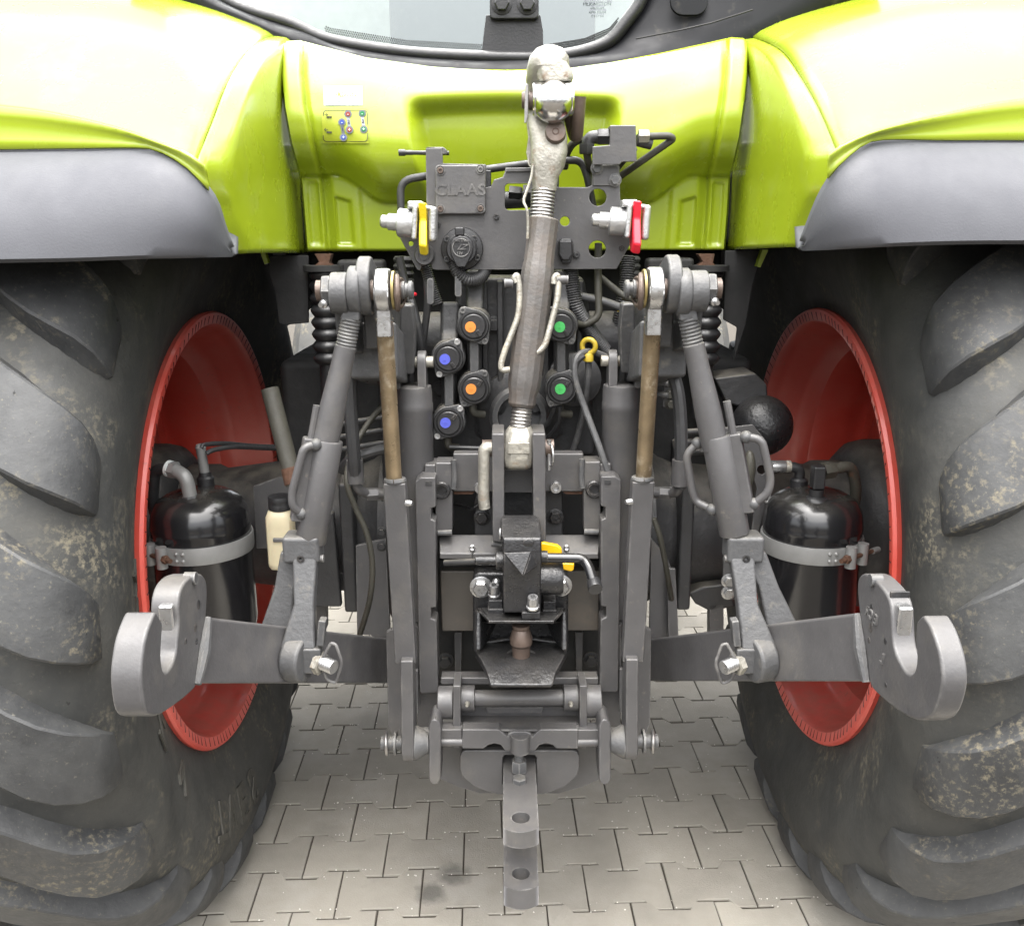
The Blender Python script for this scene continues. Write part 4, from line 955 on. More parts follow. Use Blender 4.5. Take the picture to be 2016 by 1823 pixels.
LLR = lower_link(1, .487, [(1818, 1211), (1816, 1210.5), (1814, 1212), (1805, 1222), (1804, 1225), (1802, 1256), (1804, 1299), (1797, 1324), (1782, 1321), (1764, 1288), (1757, 1256), (1755, 1215), (1751, 1185), (1739, 1160), (1714, 1134), (1696, 1130), (1688, 1148), (1690, 1191), (1697, 1238), (1706, 1292), (1712, 1342), (1721, 1360), (1753, 1389), (1793, 1414), (1820, 1416), (1840, 1399), (1854, 1346), (1850, 1292), (1833, 1238), (1819, 1213)],
     ((1283, 1258), (1283, 1341)), ((1690, 1208), (1708, 1342)), 'right lower link arm ending in an open hook', ((1757, 1222), (1736, 1150), [(1716, 1195, .004), (1714, 1236, .006), (1711, 1260, .004), (1743, 1262, .004), (1744, 1348, .003)]))
text('forged_mark', 'E|CR', None, .020, 'grey_paint', LLR, .0015, fn=lambda q: PX(1716, 1212, .486)+V((-q.z, q.x*-1.0*-1, q.y)))
text('forged_mark', 'L', None, .022, 'grey_paint', LLR, .0015, fn=lambda q: PX(1737, 1297, .486)+V((-q.z, q.x, q.y)))
# ================================================================== connector plate
Yp = 1.84
out = [(838, 292), (871, 292), (872, 322), (957, 324), (957, 369), (966, 368), (973, 354), (990, 349), (994, 339), (995, 332), (1048, 331), (1049, 369), (1158, 369), (1165, 365), (1166, 325), (1172, 323), (1214, 323), (1220, 328), (1221, 392), (1226, 400), (1226, 440), (1245, 456), (1245, 474), (1214, 530), (860, 532), (851, 530), (848, 517), (832, 517), (827, 533), (821, 531), (787, 468), (787, 452), (826, 448), (840, 420)]
plate = slab('connector_plate', out, Yp, .005, 'grey_paint', tractor, holes=[rrect(994, 362, 1045, 414, 8), circ(1177, 389, 17), circ(1176, 491, 17), circ(1112, 436, 9.5), circ(809, 480, 5, 12)], bev=.0012, label='grey steel connector plate with sockets and air couplings')
slab('plate_top_edge', [(995, 331), (1048, 330), (1048, 338), (995, 339)], Yp-.004, .004, 'grey_paint', plate)
slab('mount_flange', [(1168, 325), (1214, 325), (1219, 330), (1219, 366), (1168, 366)], Yp-.004, .0035, 'grey_paint', plate, holes=[circ(1177, 389-6, 17)] if False else ())
bolts(plate, 'bolt', [(1175, 332), (1211, 355)], Yp-.005, REAR, px(8.5, Yp), 'grey_cast')
# cover with raised name
cov = slab('cover_plate', rrect(857, 325, 956, 422, 7), Yp-.012, .010, 'grey_paint', plate, bev=.003)
for u, v in ((867, 336), (946, 334), (867, 412), (946, 411)):
    obj('screw_seat', B().lathe([(.0090, 0), (.0090, .0022), (.0075, .0022), (.007, .0008)], P(u, v, Yp-.012), REAR, 18), 'grey_paint', plate)
    obj('cover_screw', B().socket(P(u, v, Yp-.013), REAR, .0058, .004), 'brown_steel' if u < 900 or v > 400 else 'grey_paint', plate)
text('raised_name', 'CLAAS', P(906, 375, Yp-.0125), .029, 'grey_paint', plate, .0010, (90, 0, 0), sx=1.12)
bolts(plate, 'plate_screw', [(977, 427), (862, 443), (1224, 489)], Yp-.001, REAR, .0055, 'black_cast', 'socket')
# hinged latch rod top left
slab('bracket_hook', [(838, 290), (873, 290), (880, 296), (880, 304), (871, 304), (871, 294)], Yp, .03, 'grey_paint', plate)
pipe('peg', [(812, 301, 1.853), (884, 302, 1.853)], .0042, 'black_plastic', plate)
pipe('peg_tip', [(785, 301, 1.853), (798, 301, 1.853)], .0062, 'black_plastic', plate); pipe('peg_neck', [(797, 301, 1.853), (813, 301, 1.853)], .0046, 'black_plastic', plate)
# 7 pin socket
sc_ = P(910, 490, Yp-.002)
sk = obj('trailer_socket', B().lathe([(.040, 0), (.041, .004), (.039, .012), (.030, .014), (.030, .030), (.027, .034), (0, .034)], sc_, REAR, 40), 'black_plastic', plate)
obj('socket_flap', B().prism([P(u, v, Yp-.042) for u, v in [(886, 480), (892, 470), (905, 464), (918, 466), (928, 474), (932, 486), (930, 500), (922, 516), (916, 527), (900, 527), (894, 516), (887, 500)]], (0, .008, 0)), 'black_plastic', plate, .003)
obj('flap_hinge', B().box(P(905, 456, Yp-.030), (.018, .022, .016)), 'black_plastic', plate, .003)
obj('flap_ring', B().torus(P(908, 488, Yp-.0425), REAR, .0165, .0011), 'grey_paint', plate)
text('flap_text', 'Made in Italy', P(908, 474, Yp-.0445), .0058, 'grey_paint', plate, .0006)
text('flap_text', '12V', P(905, 499, Yp-.0445), .0075, 'grey_paint', plate, .0006)
text('flap_mark', 'IZ', P(908, 487, Yp-.0445), .014, 'grey_paint', plate, .0006, shear=.5, sx=1.4)
bolts(plate, 'socket_screw', [(880, 471), (934, 470), (880, 510), (940, 508)], Yp-.012, REAR, .006, 'dark_cast', 'socket')
# round plug
obj('round_plug', B().lathe([(.020, 0), (.020, .014), (.0175, .018), (.0175, .024), (.0115, .024), (.0115, .022), (.0095, .022), (.0095, .026), (0, .026)], P(837, 502, Yp-.001), REAR, 32), 'grey_paint', plate)
# isobus-like small connector
obj('small_connector', B().prism([P(u, v, Yp-.02) for u, v in [(1099, 478), (1104, 470), (1124, 470), (1129, 478), (1129, 502), (1123, 519), (1107, 519), (1099, 502)]], (0, .02, 0)), 'black_plastic', plate, .003)
obj('connector_lid', B().prism([P(u, v, Yp-.028) for u, v in [(1101, 474), (1126, 474), (1127, 500), (1121, 513), (1107, 513), (1100, 500)]], (0, .008, 0)), 'black_plastic', plate, .003)
obj('connector_ear', B().lathe([(.0065, 0), (.0065, .006)], P(1135, 502, Yp-.001), REAR, 16), 'black_plastic', plate)
obj('ear_screw', B().socket(P(1135, 502, Yp-.006), REAR, .005, .004), 'dark_cast', plate)
# air couplings
def coupling(u, v, s, m, nm, lab):
    c = P(u, v, 1.80); ax = V((s, -.10, -.08)).normalized(); a, b_, _ = basis(ax)
    bb = B(); bb.lathe([(.0155, -.040), (.0160, -.022), (.0250, -.021), (.0265, -.019), (.0265, .006), (.0225, .012)], c, ax, 28)
    o = obj(nm, bb, 'alu_cast', tractor, label=lab)
    obj('inlet', B().lathe([(.0095, -.055), (.012, -.052), (.012, -.039)], c, ax, 20), 'alu_cast', o)
    e1_ = c+ax*.012
    obj('claw_flange', B().box(e1_+V((0, 0, .002)), (.010, .052, .062), Euler((0, R(s*4), 0))), 'alu_cast', o, .004)
    obj('claw_top', B().box(e1_+V((s*.002, -.004, .034)), (.030, .034, .014)), 'alu_cast', o, .004)
    pl = []
    for y, z in ((-.020, .036), (.012, .036), (.020, .02), (.020, -.026), (.006, -.048), (-.014, -.050), (-.028, -.034), (-.020, -.012), (-.012, .008)):
        pl.append(c+ax*.020+V((0, y, z)))
    obj('cover_flap', B().prism([p+V((0, (p.y-c.y)*.25, (p.z-c.z)*.12)) for p in pl], (s*.015, -.005, -.002)), m, o, .004, 3)
    obj('claw_plate', B().box(c+ax*.046+V((0, 0, .002)), (.014, .044, .064), Euler((0, R(s*3), 0))), 'alu_cast', o, .006, 3)
    obj('claw_screw', B().cyl(c+ax*.030+V((0, -.012, .030)), c+ax*.044+V((0, -.012, .030)), .005, 12), 'zinc', o)
    return o
coupling(806, 440, 1, 'yellow_plastic', 'air_coupling', 'silver air coupling with yellow flap')
coupling(1222, 437, 1, 'red_plastic', 'air_coupling', 'silver air coupling with red flap')
# upper right bracket with hydraulic unions
br = slab('union_bracket', [(1166, 289), (1200, 286), (1201, 247), (1252, 247), (1254, 319), (1225, 319), (1220, 325), (1166, 325)], 1.815, .005, 'grey_paint', tractor, bev=.002)
slab('bracket_top', [(1201, 247), (1252, 247), (1252, 254), (1201, 254)], 1.816, .05, 'grey_paint', br)
obj('union_nut', B().hexa(P(1200, 270, 1.85), (-1, 0, 0), .016, .024), 'black_plastic', br)
obj('union_collar', B().cyl(P(1202, 270, 1.85), P(1193, 270, 1.85), .013, 18), 'black_plastic', br)
obj('union_elbow', B().tube(fillet([P(1186, 270, 1.85), P(1158, 271, 1.85), P(1156, 300, 1.85)], .02), .0125, 14), 'black_plastic', br)
obj('union_elbow_nut', B().hexa(P(1155, 284, 1.85), (0, 0, -1), .0155, .018), 'dark_cast', br)
obj('union_nut_right', B().hexa(P(1257, 269, 1.85), (1, 0, 0), .0135, .020), 'zinc_worn', br)
obj('union_body', B().cyl(P(1252, 276, 1.853), P(1282, 284, 1.858), .011, 14), 'dark_cast', br)
pipe('steel_pipe', [(1155, 296, 1.85), (1157, 318, 1.86), (1166, 336, 1.88), (1172, 352, 1.93)], .0075, 'olive_steel', tractor)
pipe('steel_pipe', [(1273, 269, 1.85), (1318, 268, 1.85), (1326, 274, 1.855), (1260, 320, 1.88), (1215, 352, 1.93)], .0068, 'olive_steel', tractor, .015)
pipe('steel_pipe', [(1250, 292, 1.87), (1226, 318, 1.89), (1212, 335, 1.93)], .0065, 'olive_steel', tractor, .015)
pipe('steel_pipe', [(1147, 273, 1.86), (1128, 282, 1.87), (1116, 300, 1.89), (1112, 330, 1.92)], .0075, 'olive_steel', tractor, .02)
pipe('black_pipe', [(790, 425, 1.87), (788, 356, 1.87), (838, 347, 1.87), (957, 334, 1.88), (1046, 322, 1.88), (1112, 316, 1.88), (1144, 316, 1.88), (1156, 346, 1.88), (1168, 410, 1.885)], .0075, 'hose_rubber', tractor, .03)
for u in (959, 1092): obj('rubber_pad', B().box(P(u, 360, 1.86), (.016, .02, .045)), 'black_plastic', plate, .002)
# fittings seen through the plate window
wn = obj('window_fitting', B().cyl(P(992, 395, 1.90), P(1050, 392, 1.90), .017, 18), 'hose_rubber', tractor)
obj('window_nut', B().hexa(P(1002, 379, 1.89), (1, 0, -.1), .014, .026), 'black_plastic', wn)
obj('window_nut', B().hexa(P(1030, 380, 1.885), (1, 0, 0), .017, .02), 'dark_cast', wn)
# hydraulic couplers
def coupler(u, v, m, rot, sign):
    c = P(u, v, 1.80); w1 = V((math.cos(R(rot)), 0, math.sin(R(rot)))); w2 = V((-w1.z, 0, w1.x))
    o = obj('coupler', B().lathe([(.029, -.10), (.033, -.06), (.034, -.004), (.0325, .0)], c, REAR, 32), 'dark_cast', tractor)
    lo = []
    for i in range(36):
        t = 2*math.pi*i/36; r_ = .0312+.0120*max(0, abs(math.cos(t-0)))**14
        lo.append(c+(w1*math.cos(t)+w2*math.sin(t))*r_)
    obj('cap_flange', B().prism(lo, (0, -.006, 0)), 'grey_cast', o, .0015)
    obj('dust_cap', B().lathe([(.0298, .006), (.0298, .012), (.0280, .016), (.0258, .016), (.0258, .012), (.0232, .012), (.0232, .0165), (.0215, .018), (0, .018)], c, REAR, 36), 'black_plastic', o)
    for k in (-1, 1): obj('cap_screw', B().socket(c+w1*k*.0362+V((0, -.006, 0)), REAR, .0062, .005), 'alu_cast' if m == 'blue_cap' else 'grey_cast', o)
    ins = c+w1*-.0 + w2*0
    off = V((-.006, 0, .0)) if u < 1000 else V((-.003, 0, 0))
    off += V((0, 0, -.001 if sign == '-' else .001))
    obj('cap_insert', B().lathe([(.0104, .017), (.0104, .0192), (0, .0192)], c+off+w2*.004*(1 if w2.z > 0 else -1)*0, REAR, 24), m, o)
    text('cap_sign', sign, c+off+V((0, -.0196, 0)), .016, m, o, .0004, (90, R(-25) if u < 1000 else 0, 0))
    d_ = V((.010, 0, -.013)) if sign == '-' else V((.012, 0, .013))
    obj('cap_tab', B().box(c+d_+V((0, -.019, 0)), (.0065, .004, .013), Euler((0, R(-35 if sign == '-' else 35), 0))), 'black_cast', o, .001)
    return o
for (u, va, vb, m, rt_) in ((883, 704, 830, 'blue_cap', 65), (933, 641, 764, 'orange_cap', 120), (1104, 641, 764, 'green_cap', 120)):
    coupler(u, va, m, 180-rt_ if False else (60 if m == 'blue_cap' else 125), '-'); coupler(u+1, vb, m, 55 if m != 'blue_cap' else 50, '+')
    slab('coupler_stem', [(u-9, va+26), (u+10, va+26), (u+10, vb-24), (u-8, vb-24)], 1.80, .04, 'grey_cast', tractor, bev=.003)
    o = obj('valve_body', B().loft([[P(u-16, va-110, 1.86), P(u+22, va-110, 1.86), P(u+22, va-110, 1.92), P(u-16, va-110, 1.92)], [P(u-16, va-50, 1.85), P(u+20, va-50, 1.85), P(u+20, va-50, 1.92), P(u-16, va-50, 1.92)], [P(u-14, va-20, 1.82), P(u+16, va-20, 1.82), P(u+16, va-20, 1.92), P(u-14, va-20, 1.92)], [P(u-14, vb+20, 1.83), P(u+16, vb+20, 1.83), P(u+16, vb+20, 1.92), P(u-14, vb+20, 1.92)]]), 'dark_cast', tractor, .008, 3)
    obj('bleed_elbow', B().tube(fillet([P(u-2, vb+28, 1.81), P(u-2, vb+50, 1.81), P(u+20, vb+52, 1.82)], .012), .008, 12), 'olive_steel', o)
for u, v in ((848, 560), (903, 545)):
    obj('release_lever', B().prism([P(a, c, 1.81) for a, c in rrect(u-8, v-12 if u < 880 else v-12, u+6, v+40, 6)], (0, .01, 0)), 'grey_cast', tractor, .002)
pipe('coupler_pipe', [(885, 880, 1.80), (975, 884, 1.80)], .0045, 'hose_rubber', tractor)
# hoses and cables
hose('corrugated_sleeve', [(893, 510, 1.83), (900, 535, 1.82), (922, 552, 1.82), (948, 545, 1.84), (960, 520, 1.87)], .0105, 'hose_rubber', tractor, seg=60, rib=.0022)
hose('corrugated_sleeve', [(1122, 525, 1.87), (1128, 575, 1.86), (1136, 610, 1.86), (1160, 650, 1.88), (1190, 690, 1.9)], .0145, 'hose_rubber', tractor, seg=90, rib=.0024)
hose('corrugated_sleeve', [(1236, 505, 1.93), (1233, 560, 1.92), (1222, 620, 1.92), (1216, 660, 1.93)], .014, 'hose_rubber', tractor, seg=70, rib=.0024)
hose('corrugated_sleeve', [(836, 520, 1.86), (848, 560, 1.86), (862, 600, 1.86)], .010, 'hose_rubber', tractor, seg=40, rib=.002)
pipe('steel_pipe', [(1178, 480, 1.89), (1177, 560, 1.87), (1180, 625, 1.86), (1150, 640, 1.86), (1134, 636, 1.85)], .0075, 'olive_steel', tractor, .035)
pipe('steel_pipe', [(1180, 545, 1.90), (1230, 585, 1.88), (1250, 590, 1.86)], .007, 'olive_steel', tractor)
pipe('steel_pipe', [(1135, 582, 1.88), (1180, 590, 1.87), (1240, 612, 1.86)], .008, 'grey_cast', tractor, .02)
hose('black_hose', [(786, 505, 1.88), (798, 560, 1.88), (812, 600, 1.86), (826, 660, 1.86), (834, 720, 1.88)], .0085, 'hose_rubber', tractor)
hose('black_hose', [(838, 520, 1.86), (842, 590, 1.86), (836, 650, 1.87), (828, 700, 1.88)], .0075, 'hose_rubber', tractor)
obj('red_collar', B().torus(P(808, 578, 1.868), (.2, 0, 1), .0105, .0032), 'red_plastic', tractor)
hose('black_hose', [(716, 745, 1.70), (738, 712, 1.68), (752, 740, 1.70), (762, 790, 1.72), (775, 815, 1.76)], .011, 'hose_rubber', tractor)
hose('black_hose', [(686, 700, 1.66), (690, 800, 1.66), (697, 900, 1.66), (700, 945, 1.67)], .0125, 'hose_rubber', tractor)
pipe('hose_end', [(700, 930, 1.67), (702, 962, 1.67), (725, 974, 1.69), (760, 972, 1.72)], .009, 'grey_paint', tractor, .025)
obj('hose_nut', B().hexa(P(722, 973, 1.69), (1, .2, 0), .0125, .022), 'grey_paint', tractor)
obj('hose_ferrule', B().cyl(P(698, 905, 1.67), P(701, 950, 1.67), .0155, 18), 'grey_paint', tractor)
hose('black_hose', [(1290, 705, 1.72), (1312, 712, 1.70), (1332, 760, 1.68), (1340, 830, 1.67), (1341, 920, 1.66), (1338, 960, 1.66)], .0125, 'hose_rubber', tractor)
obj('hose_ferrule', B().cyl(P(1340, 905, 1.66), P(1337, 955, 1.66), .0155, 18), 'grey_paint', tractor)
pipe('hose_end', [(1337, 950, 1.66), (1335, 968, 1.67), (1318, 972, 1.69), (1285, 970, 1.72)], .009, 'grey_paint', tractor, .02)
obj('hose_nut', B().hexa(P(1322, 971, 1.69), (-1, .2, 0), .0125, .022), 'grey_paint', tractor)
hose('wrapped_cable', [(765, 790, 1.80), (735, 820, 1.80), (705, 865, 1.78), (690, 900, 1.76), (683, 950, 1.74), (700, 1000, 1.74), (722, 1050, 1.74), (733, 1110, 1.74), (728, 1180, 1.75), (708, 1250, 1.80)], .0055, 'olive_steel', tractor, seg=150, rib=.0010)
hose('wrapped_cable', [(1287, 1020, 1.72), (1300, 1060, 1.72), (1312, 1120, 1.74), (1322, 1180, 1.80)], .005, 'olive_steel', tractor, seg=90, rib=.0010)
hose('black_hose', [(768, 880, 1.80), (720, 893, 1.80), (690, 905, 1.80), (672, 925, 1.82)], .011, 'hose_rubber', tractor)
hose('control_cable', [(1128, 790, 1.82), (1134, 720, 1.80), (1150, 700, 1.80)], .0055, 'hose_rubber', tractor)
hose('control_cable', [(1200, 705, 1.84), (1160, 692, 1.82), (1135, 705, 1.80), (1132, 745, 1.79), (1150, 800, 1.78), (1180, 880, 1.75), (1198, 935, 1.74)], .0065, 'grey_cast', tractor)
hose('dipstick_tube', [(1158, 705, 1.82), (1158, 740, 1.82), (1152, 790, 1.83), (1140, 850, 1.85), (1126, 895, 1.86)], .0068, 'grey_cast', tractor)
hose('control_cable', [(1092, 800, 1.80), (1080, 830, 1.82), (1060, 850, 1.84), (1040, 862, 1.86)], .005, 'hose_rubber', tractor)
hose('control_cable', [(1102, 800, 1.80), (1100, 830, 1.82), (1085, 855, 1.84), (1064, 872, 1.86)], .005, 'hose_rubber', tractor)
dy = P(1159, 682, 1.815)
ds = obj('dipstick_ring', B().torus(dy, (.35, 1, 0), .0135, .0052), 'yellow_dull', tractor, label='yellow dipstick ring')
obj('dipstick_cap', B().lathe([(.0105, 0), (.0105, .012), (.008, .016)], P(1158, 707, 1.815)+V((0, 0, -.004)), (0, 0, 1), 20), 'yellow_dull', ds)
for u in (1225,): obj('yellow_tag', B().box(P(u, 605, 1.90), (.02, .004, .018)), 'yellow_dull', tractor)
for s_, u in ((-1, 795), (1, 1240)): obj('hanging_boot', B().thread(P(u, 505, 1.95), P(u, 560, 1.95), .022, .014, .004, 18), 'soft_black', tractor)
# ================================================================== hitch ladder frame
rail_out = [(817, 948), (828, 940), (857, 940), (858, 999), (849, 1001), (849, 1022), (858, 1026), (859, 1196), (849, 1197), (849, 1217), (860, 1222), (863, 1364), (830, 1366), (826, 1362)]
rl = slab('hitch_rail', rail_out, 1.70, .045, 'grey_paint', tractor, bev=.003)
slab('rail_notch', [(838, 948), (850, 948), (850, 956), (838, 956)], 1.6985, .03, 'dark_cast', rl, bev=0)
RR = mirror_tree(rl, tractor)
sb = slab('side_block', [(857, 911), (891, 911), (891, 1046), (857, 1046)], 1.735, .05, 'grey_paint', tractor, bev=.003)
slab('corner_block', [(836, 915), (858, 915), (858, 945), (836, 945)], 1.74, .06, 'grey_paint', sb, bev=.003)
obj('block_screw', B().lathe([(.0175, 0), (.0175, .006), (.015, .009), (.011, .009), (.0105, .003), (.0, .003)], P(870, 964, 1.735), REAR, 28), 'black_cast', sb)
obj('weld', B().tube([P(893, 905, 1.735), P(895, 935, 1.735), P(893, 962, 1.735)], .006, 10), 'grey_cast', sb)
obj('weld', B().tube([P(862, 1049, 1.735), P(890, 1048, 1.735)], .006, 10), 'grey_cast', sb)
SBR = mirror_tree(sb, tractor)
hp = slab('head_plate', [(892, 893), (1149, 893), (1149, 968), (892, 968)], 1.755, .03, 'grey_paint', tractor, bev=.003)
bolts(hp, 'head_screw', [(946, 959), (1094, 958)], 1.755, REAR, .0118, 'zinc', 'socket')
slab('rust_edge', [(893, 968), (935, 968), (930, 973), (893, 973)], 1.76, .02, 'rust', hp, bev=0); slab('rust_edge', [(1108, 968), (1149, 968), (1149, 973), (1114, 973)], 1.76, .02, 'rust', hp, bev=0)
cp = slab('centre_casting', rrect(934, 966, 1108, 1110, 10), 1.79, .12, 'dark_cast', tractor, bev=.004)
bolts(cp, 'casting_bolt', [(949, 1018), (1093, 1017), (951, 988)], 1.789, REAR, .0125, 'black_cast')
obj('banjo', B().hexa(P(953, 986, 1.775), (-.2, -1, .1), .010, .012), 'thread_steel', cp)
pipe('lube_pipe', [(945, 990, 1.78), (930, 1003, 1.78), (918, 998, 1.80), (895, 992, 1.86)], .0032, 'black_cast', cp, .012)
text('cast_number', '0472-H', P(1020, 1025, 1.7895), .016, 'dark_cast', cp, .001)
slab('back_wall', [(862, 965), (1182, 965), (1182, 1365), (862, 1365)], 1.88, .02, 'soft_black', tractor, bev=0)
cb_ = obj('cross_bar', B().loft([[P(864, 1053, 1.76), P(1180, 1053, 1.76), P(1180, 1053, 1.80), P(864, 1053, 1.80)], [P(866, 1090, 1.715), P(1178, 1090, 1.715), P(1178, 1090, 1.80), P(866, 1090, 1.80)], [P(866, 1100, 1.715), P(1178, 1100, 1.715), P(1178, 1100, 1.80), P(866, 1100, 1.80)]]), 'grey_paint', tractor, .002)
for u in (930, 1115):
    obj('bar_nipple', B().lathe([(.006, 0), (.006, .006), (.0035, .008), (.0035, .013), (0, .013)], P(u, 1083, 1.722), (0, -.5, 1), 10), 'zinc', cb_)
    slab('bar_slot', [(u-1.2, 1089), (u+1.2, 1089), (u+1.2, 1100), (u-1.2, 1100)], 1.7135, .001, 'black_cast', cb_, bev=0)
slab('slide_top', [(864, 1103), (1180, 1103), (1180, 1126), (864, 1126)], 1.79, .06, 'soft_black', tractor, bev=.002)
bp = slab('slide_plate', [(866, 1124), (1181, 1124), (1178, 1242), (870, 1243)], 1.765, .03, 'plate_brown', tractor, bev=.003)
lb_ = slab('lower_bar', [(868, 1334), (1178, 1334), (1178, 1348), (868, 1348)], 1.70, .03, 'grey_paint', tractor, bev=.003)
obj('bar_shelf', B().loft([[P(868, 1334, 1.702), P(1178, 1334, 1.702), P(1178, 1345, 1.702), P(868, 1345, 1.702)], [P(870, 1321, 1.78), P(1176, 1321, 1.78), P(1176, 1330, 1.78), P(870, 1330, 1.78)]]), 'grey_paint', lb_, .001)
for u in (902, 1140):
    slab('inner_rib', [(u-8, 1245), (u+8, 1245), (u+6, 1325), (u-6, 1325)], 1.83, .02, 'grey_paint', lb_, bev=.002)
bolts(lb_, 'inner_bolt', [(877, 1300), (1164, 1298)], 1.86, REAR, .0135, 'dark_cast')
# top link bracket
tb = slab('toplink_bracket', [(968, 854), (993, 854), (993, 1062), (990, 1068), (970, 1066)], 1.675, .09, 'grey_paint', tractor, bev=.003)
slab('bracket_plate', [(1048, 854), (1074, 854), (1075, 1066), (1054, 1068), (1050, 1062)], 1.675, .09, 'grey_paint', tb, bev=.003)
obj('bracket_weld', B().tube([P(968, 1070, 1.70), P(988, 1072, 1.70)], .006, 10), 'grey_cast', tb)
slab('bracket_back', [(993, 925), (1048, 925), (1048, 970), (993, 970)], 1.745, .02, 'grey_paint', tb)
pinc = P(1020, 882, 1.70)
obj('bracket_pin', B().cyl(V((P(950, 890, 1.70).x, pinc.y, pinc.z)), V((P(1090, 890, 1.70).x, pinc.y, pinc.z)), .0165, 24), 'brown_steel', tb)
a = V((P(957, 885, 1.685).x, 1.690, pinc.z+.004))
obj('pin_handle', B().tube(fillet([a+V((.012, 0, 0)), a+V((-.004, -.004, 0)), a+V((-.006, -.006, -.10)), a+V((-.004, -.006, -.118))], .016), .011, 14), 'zinc_worn', tb)
obj('linch_ring', B().torus(P(1083, 895, 1.688), (1, .25, 0), .021, .002), 'zinc', tb)
obj('linch_pin', B().cyl(P(1081, 866, 1.69), P(1081, 925, 1.69), .0045, 12), 'zinc', tb)
# ================================================================== lower pick-up assembly
pk = slab('pickup_side_plate', [(760, 1245), (790, 1230), (800, 1300), (800, 1448), (784, 1452), (772, 1446), (764, 1430)], 1.69, .014, 'grey_paint', tractor)
slab('pickup_inner_plate', [(818, 1230), (852, 1260), (866, 1366), (870, 1470), (824, 1470), (820, 1400)], 1.72, .012, 'grey_paint', pk)
slab('pickup_strip', [(816, 1320), (823, 1320), (824, 1405), (818, 1405)], 1.70, .012, 'grey_paint', pk)
PKR = mirror_tree(pk, tractor)
ct = P(1022, 1374, 1.68)
tubeb = B().cyl(V((P(930, 1374, 1.68).x, ct.y, ct.z)), V((P(1112, 1374, 1.68).x, ct.y, ct.z)), .0168, 28)
tu = obj('cross_tube', tubeb, 'grey_paint', tractor)
for u0_, u1_, s in ((905, 935, -1), (1109, 1138, 1)):
    obj('tube_collar', B().cyl(V((P(u0_, 1374, 1.68).x, ct.y, ct.z)), V((P(u1_, 1374, 1.68).x, ct.y, ct.z)), .0262, 28), 'grey_paint', tu, .002)
    obj('collar_nipple', B().lathe([(.005, 0), (.005, .005), (.003, .012)], P((u0_+u1_)/2, 1384, 1.652), (0, -1, .1), 10), 'zinc_worn', tu)
for u0_, u1_ in ((862, 893), (1151, 1183)):
    obj('outer_collar', B().cyl(V((P(u0_, 1374, 1.68).x, ct.y, ct.z-.008)), V((P(u1_, 1374, 1.68).x, ct.y, ct.z-.008)), .033, 32), 'grey_paint', tu, .003)
for u0_, u1_ in ((892, 907), (1141, 1156)):
    slab('upright', [(u0_, 1350), (u1_, 1350), (u1_, 1466), (u1_-3, 1473), (u0_, 1472)], 1.645, .06, 'grey_paint', tu, bev=.002)
slab('tube_backplate', [(905, 1392), (1140, 1392), (1140, 1440), (905, 1440)], 1.70, .02, 'grey_paint', tu)
slab('tube_lip', [(955, 1392), (1070, 1392), (1066, 1404), (960, 1404)], 1.685, .012, 'grey_paint', tu)  # grey lip just below the cross tube
obj('shelf', B().loft([[P(906, 1408, 1.70), P(1140, 1408, 1.70), P(1140, 1414, 1.70), P(906, 1414, 1.70)], [P(910, 1436, 1.63), P(1138, 1436, 1.63), P(1138, 1440, 1.63), P(910, 1440, 1.63)]]), 'grey_paint', tu, .001)
for s, u0_, u1_ in ((-1, 844, 868), (1, 1179, 1203)):
    c = P((u0_+u1_)/2, 1480, 1.635)
    hk = slab('pickup_hook', [(u0_, 1428), (u0_+5, 1418), (u0_+10, 1416), (u1_-8, 1417), (u1_-2, 1424), (u1_, 1434), (u1_, 1532), (u1_-4, 1542), (u1_-10, 1545), (u0_+8, 1545), (u0_+2, 1540), (u0_, 1532)], 1.605, .062, 'grey_paint', tractor, bev=.004)
    obj('hook_pin', B().cyl(c+V((-s*.0, 0, .022)), c+V((-s*.06, 0, .022)), .0085, 16), 'grey_paint', hk)
    obj('hook_bush', B().cyl(c+V((s*.0, 0, .035)), c+V((s*.035, 0, .035)), .018, 20), 'grey_cast', hk)
    obj('hook_bar', B().box(c+V((-s*.03, .012, .040)), (.05, .03, .022)), 'grey_paint', hk, .002)
slab('pickup_back', [(850, 1462), (1195, 1462), (1190, 1530), (1150, 1548), (1100, 1562), (945, 1562), (900, 1548), (858, 1530)], 1.70, .014, 'grey_paint', tractor)
dgp = slab('drawbar_guide', [(905, 1490), (909, 1480), (918, 1477), (1128, 1477), (1137, 1480), (1141, 1490), (1141, 1512), (1136, 1528), (1112, 1550), (1070, 1564), (978, 1564), (934, 1550), (910, 1528), (905, 1512)], 1.655, .016, 'grey_paint', tractor, holes=[[(990, 1545), (990, 1492), (995, 1486), (1051, 1486), (1056, 1492), (1056, 1545)]], bev=.003)
gl = [(910, 1436), (982, 1436), (990, 1442), (999, 1450), (1000, 1444), (1012, 1440), (1035, 1440), (1046, 1444), (1048, 1450), (1056, 1442), (1064, 1436), (1138, 1436), (1138, 1474), (1095, 1474), (1088, 1467), (1074, 1464), (1062, 1467), (1054, 1478), (994, 1478), (986, 1467), (974, 1464), (962, 1467), (952, 1474), (910, 1474)]
slab('guide_clamp', gl, 1.625, .03, 'grey_paint', dgp, bev=.004)
obj('guide_saddle', B().tube([P(1024, 1446, 1.625), P(1024, 1478, 1.625)], .019, 20), 'grey_paint', dgp)
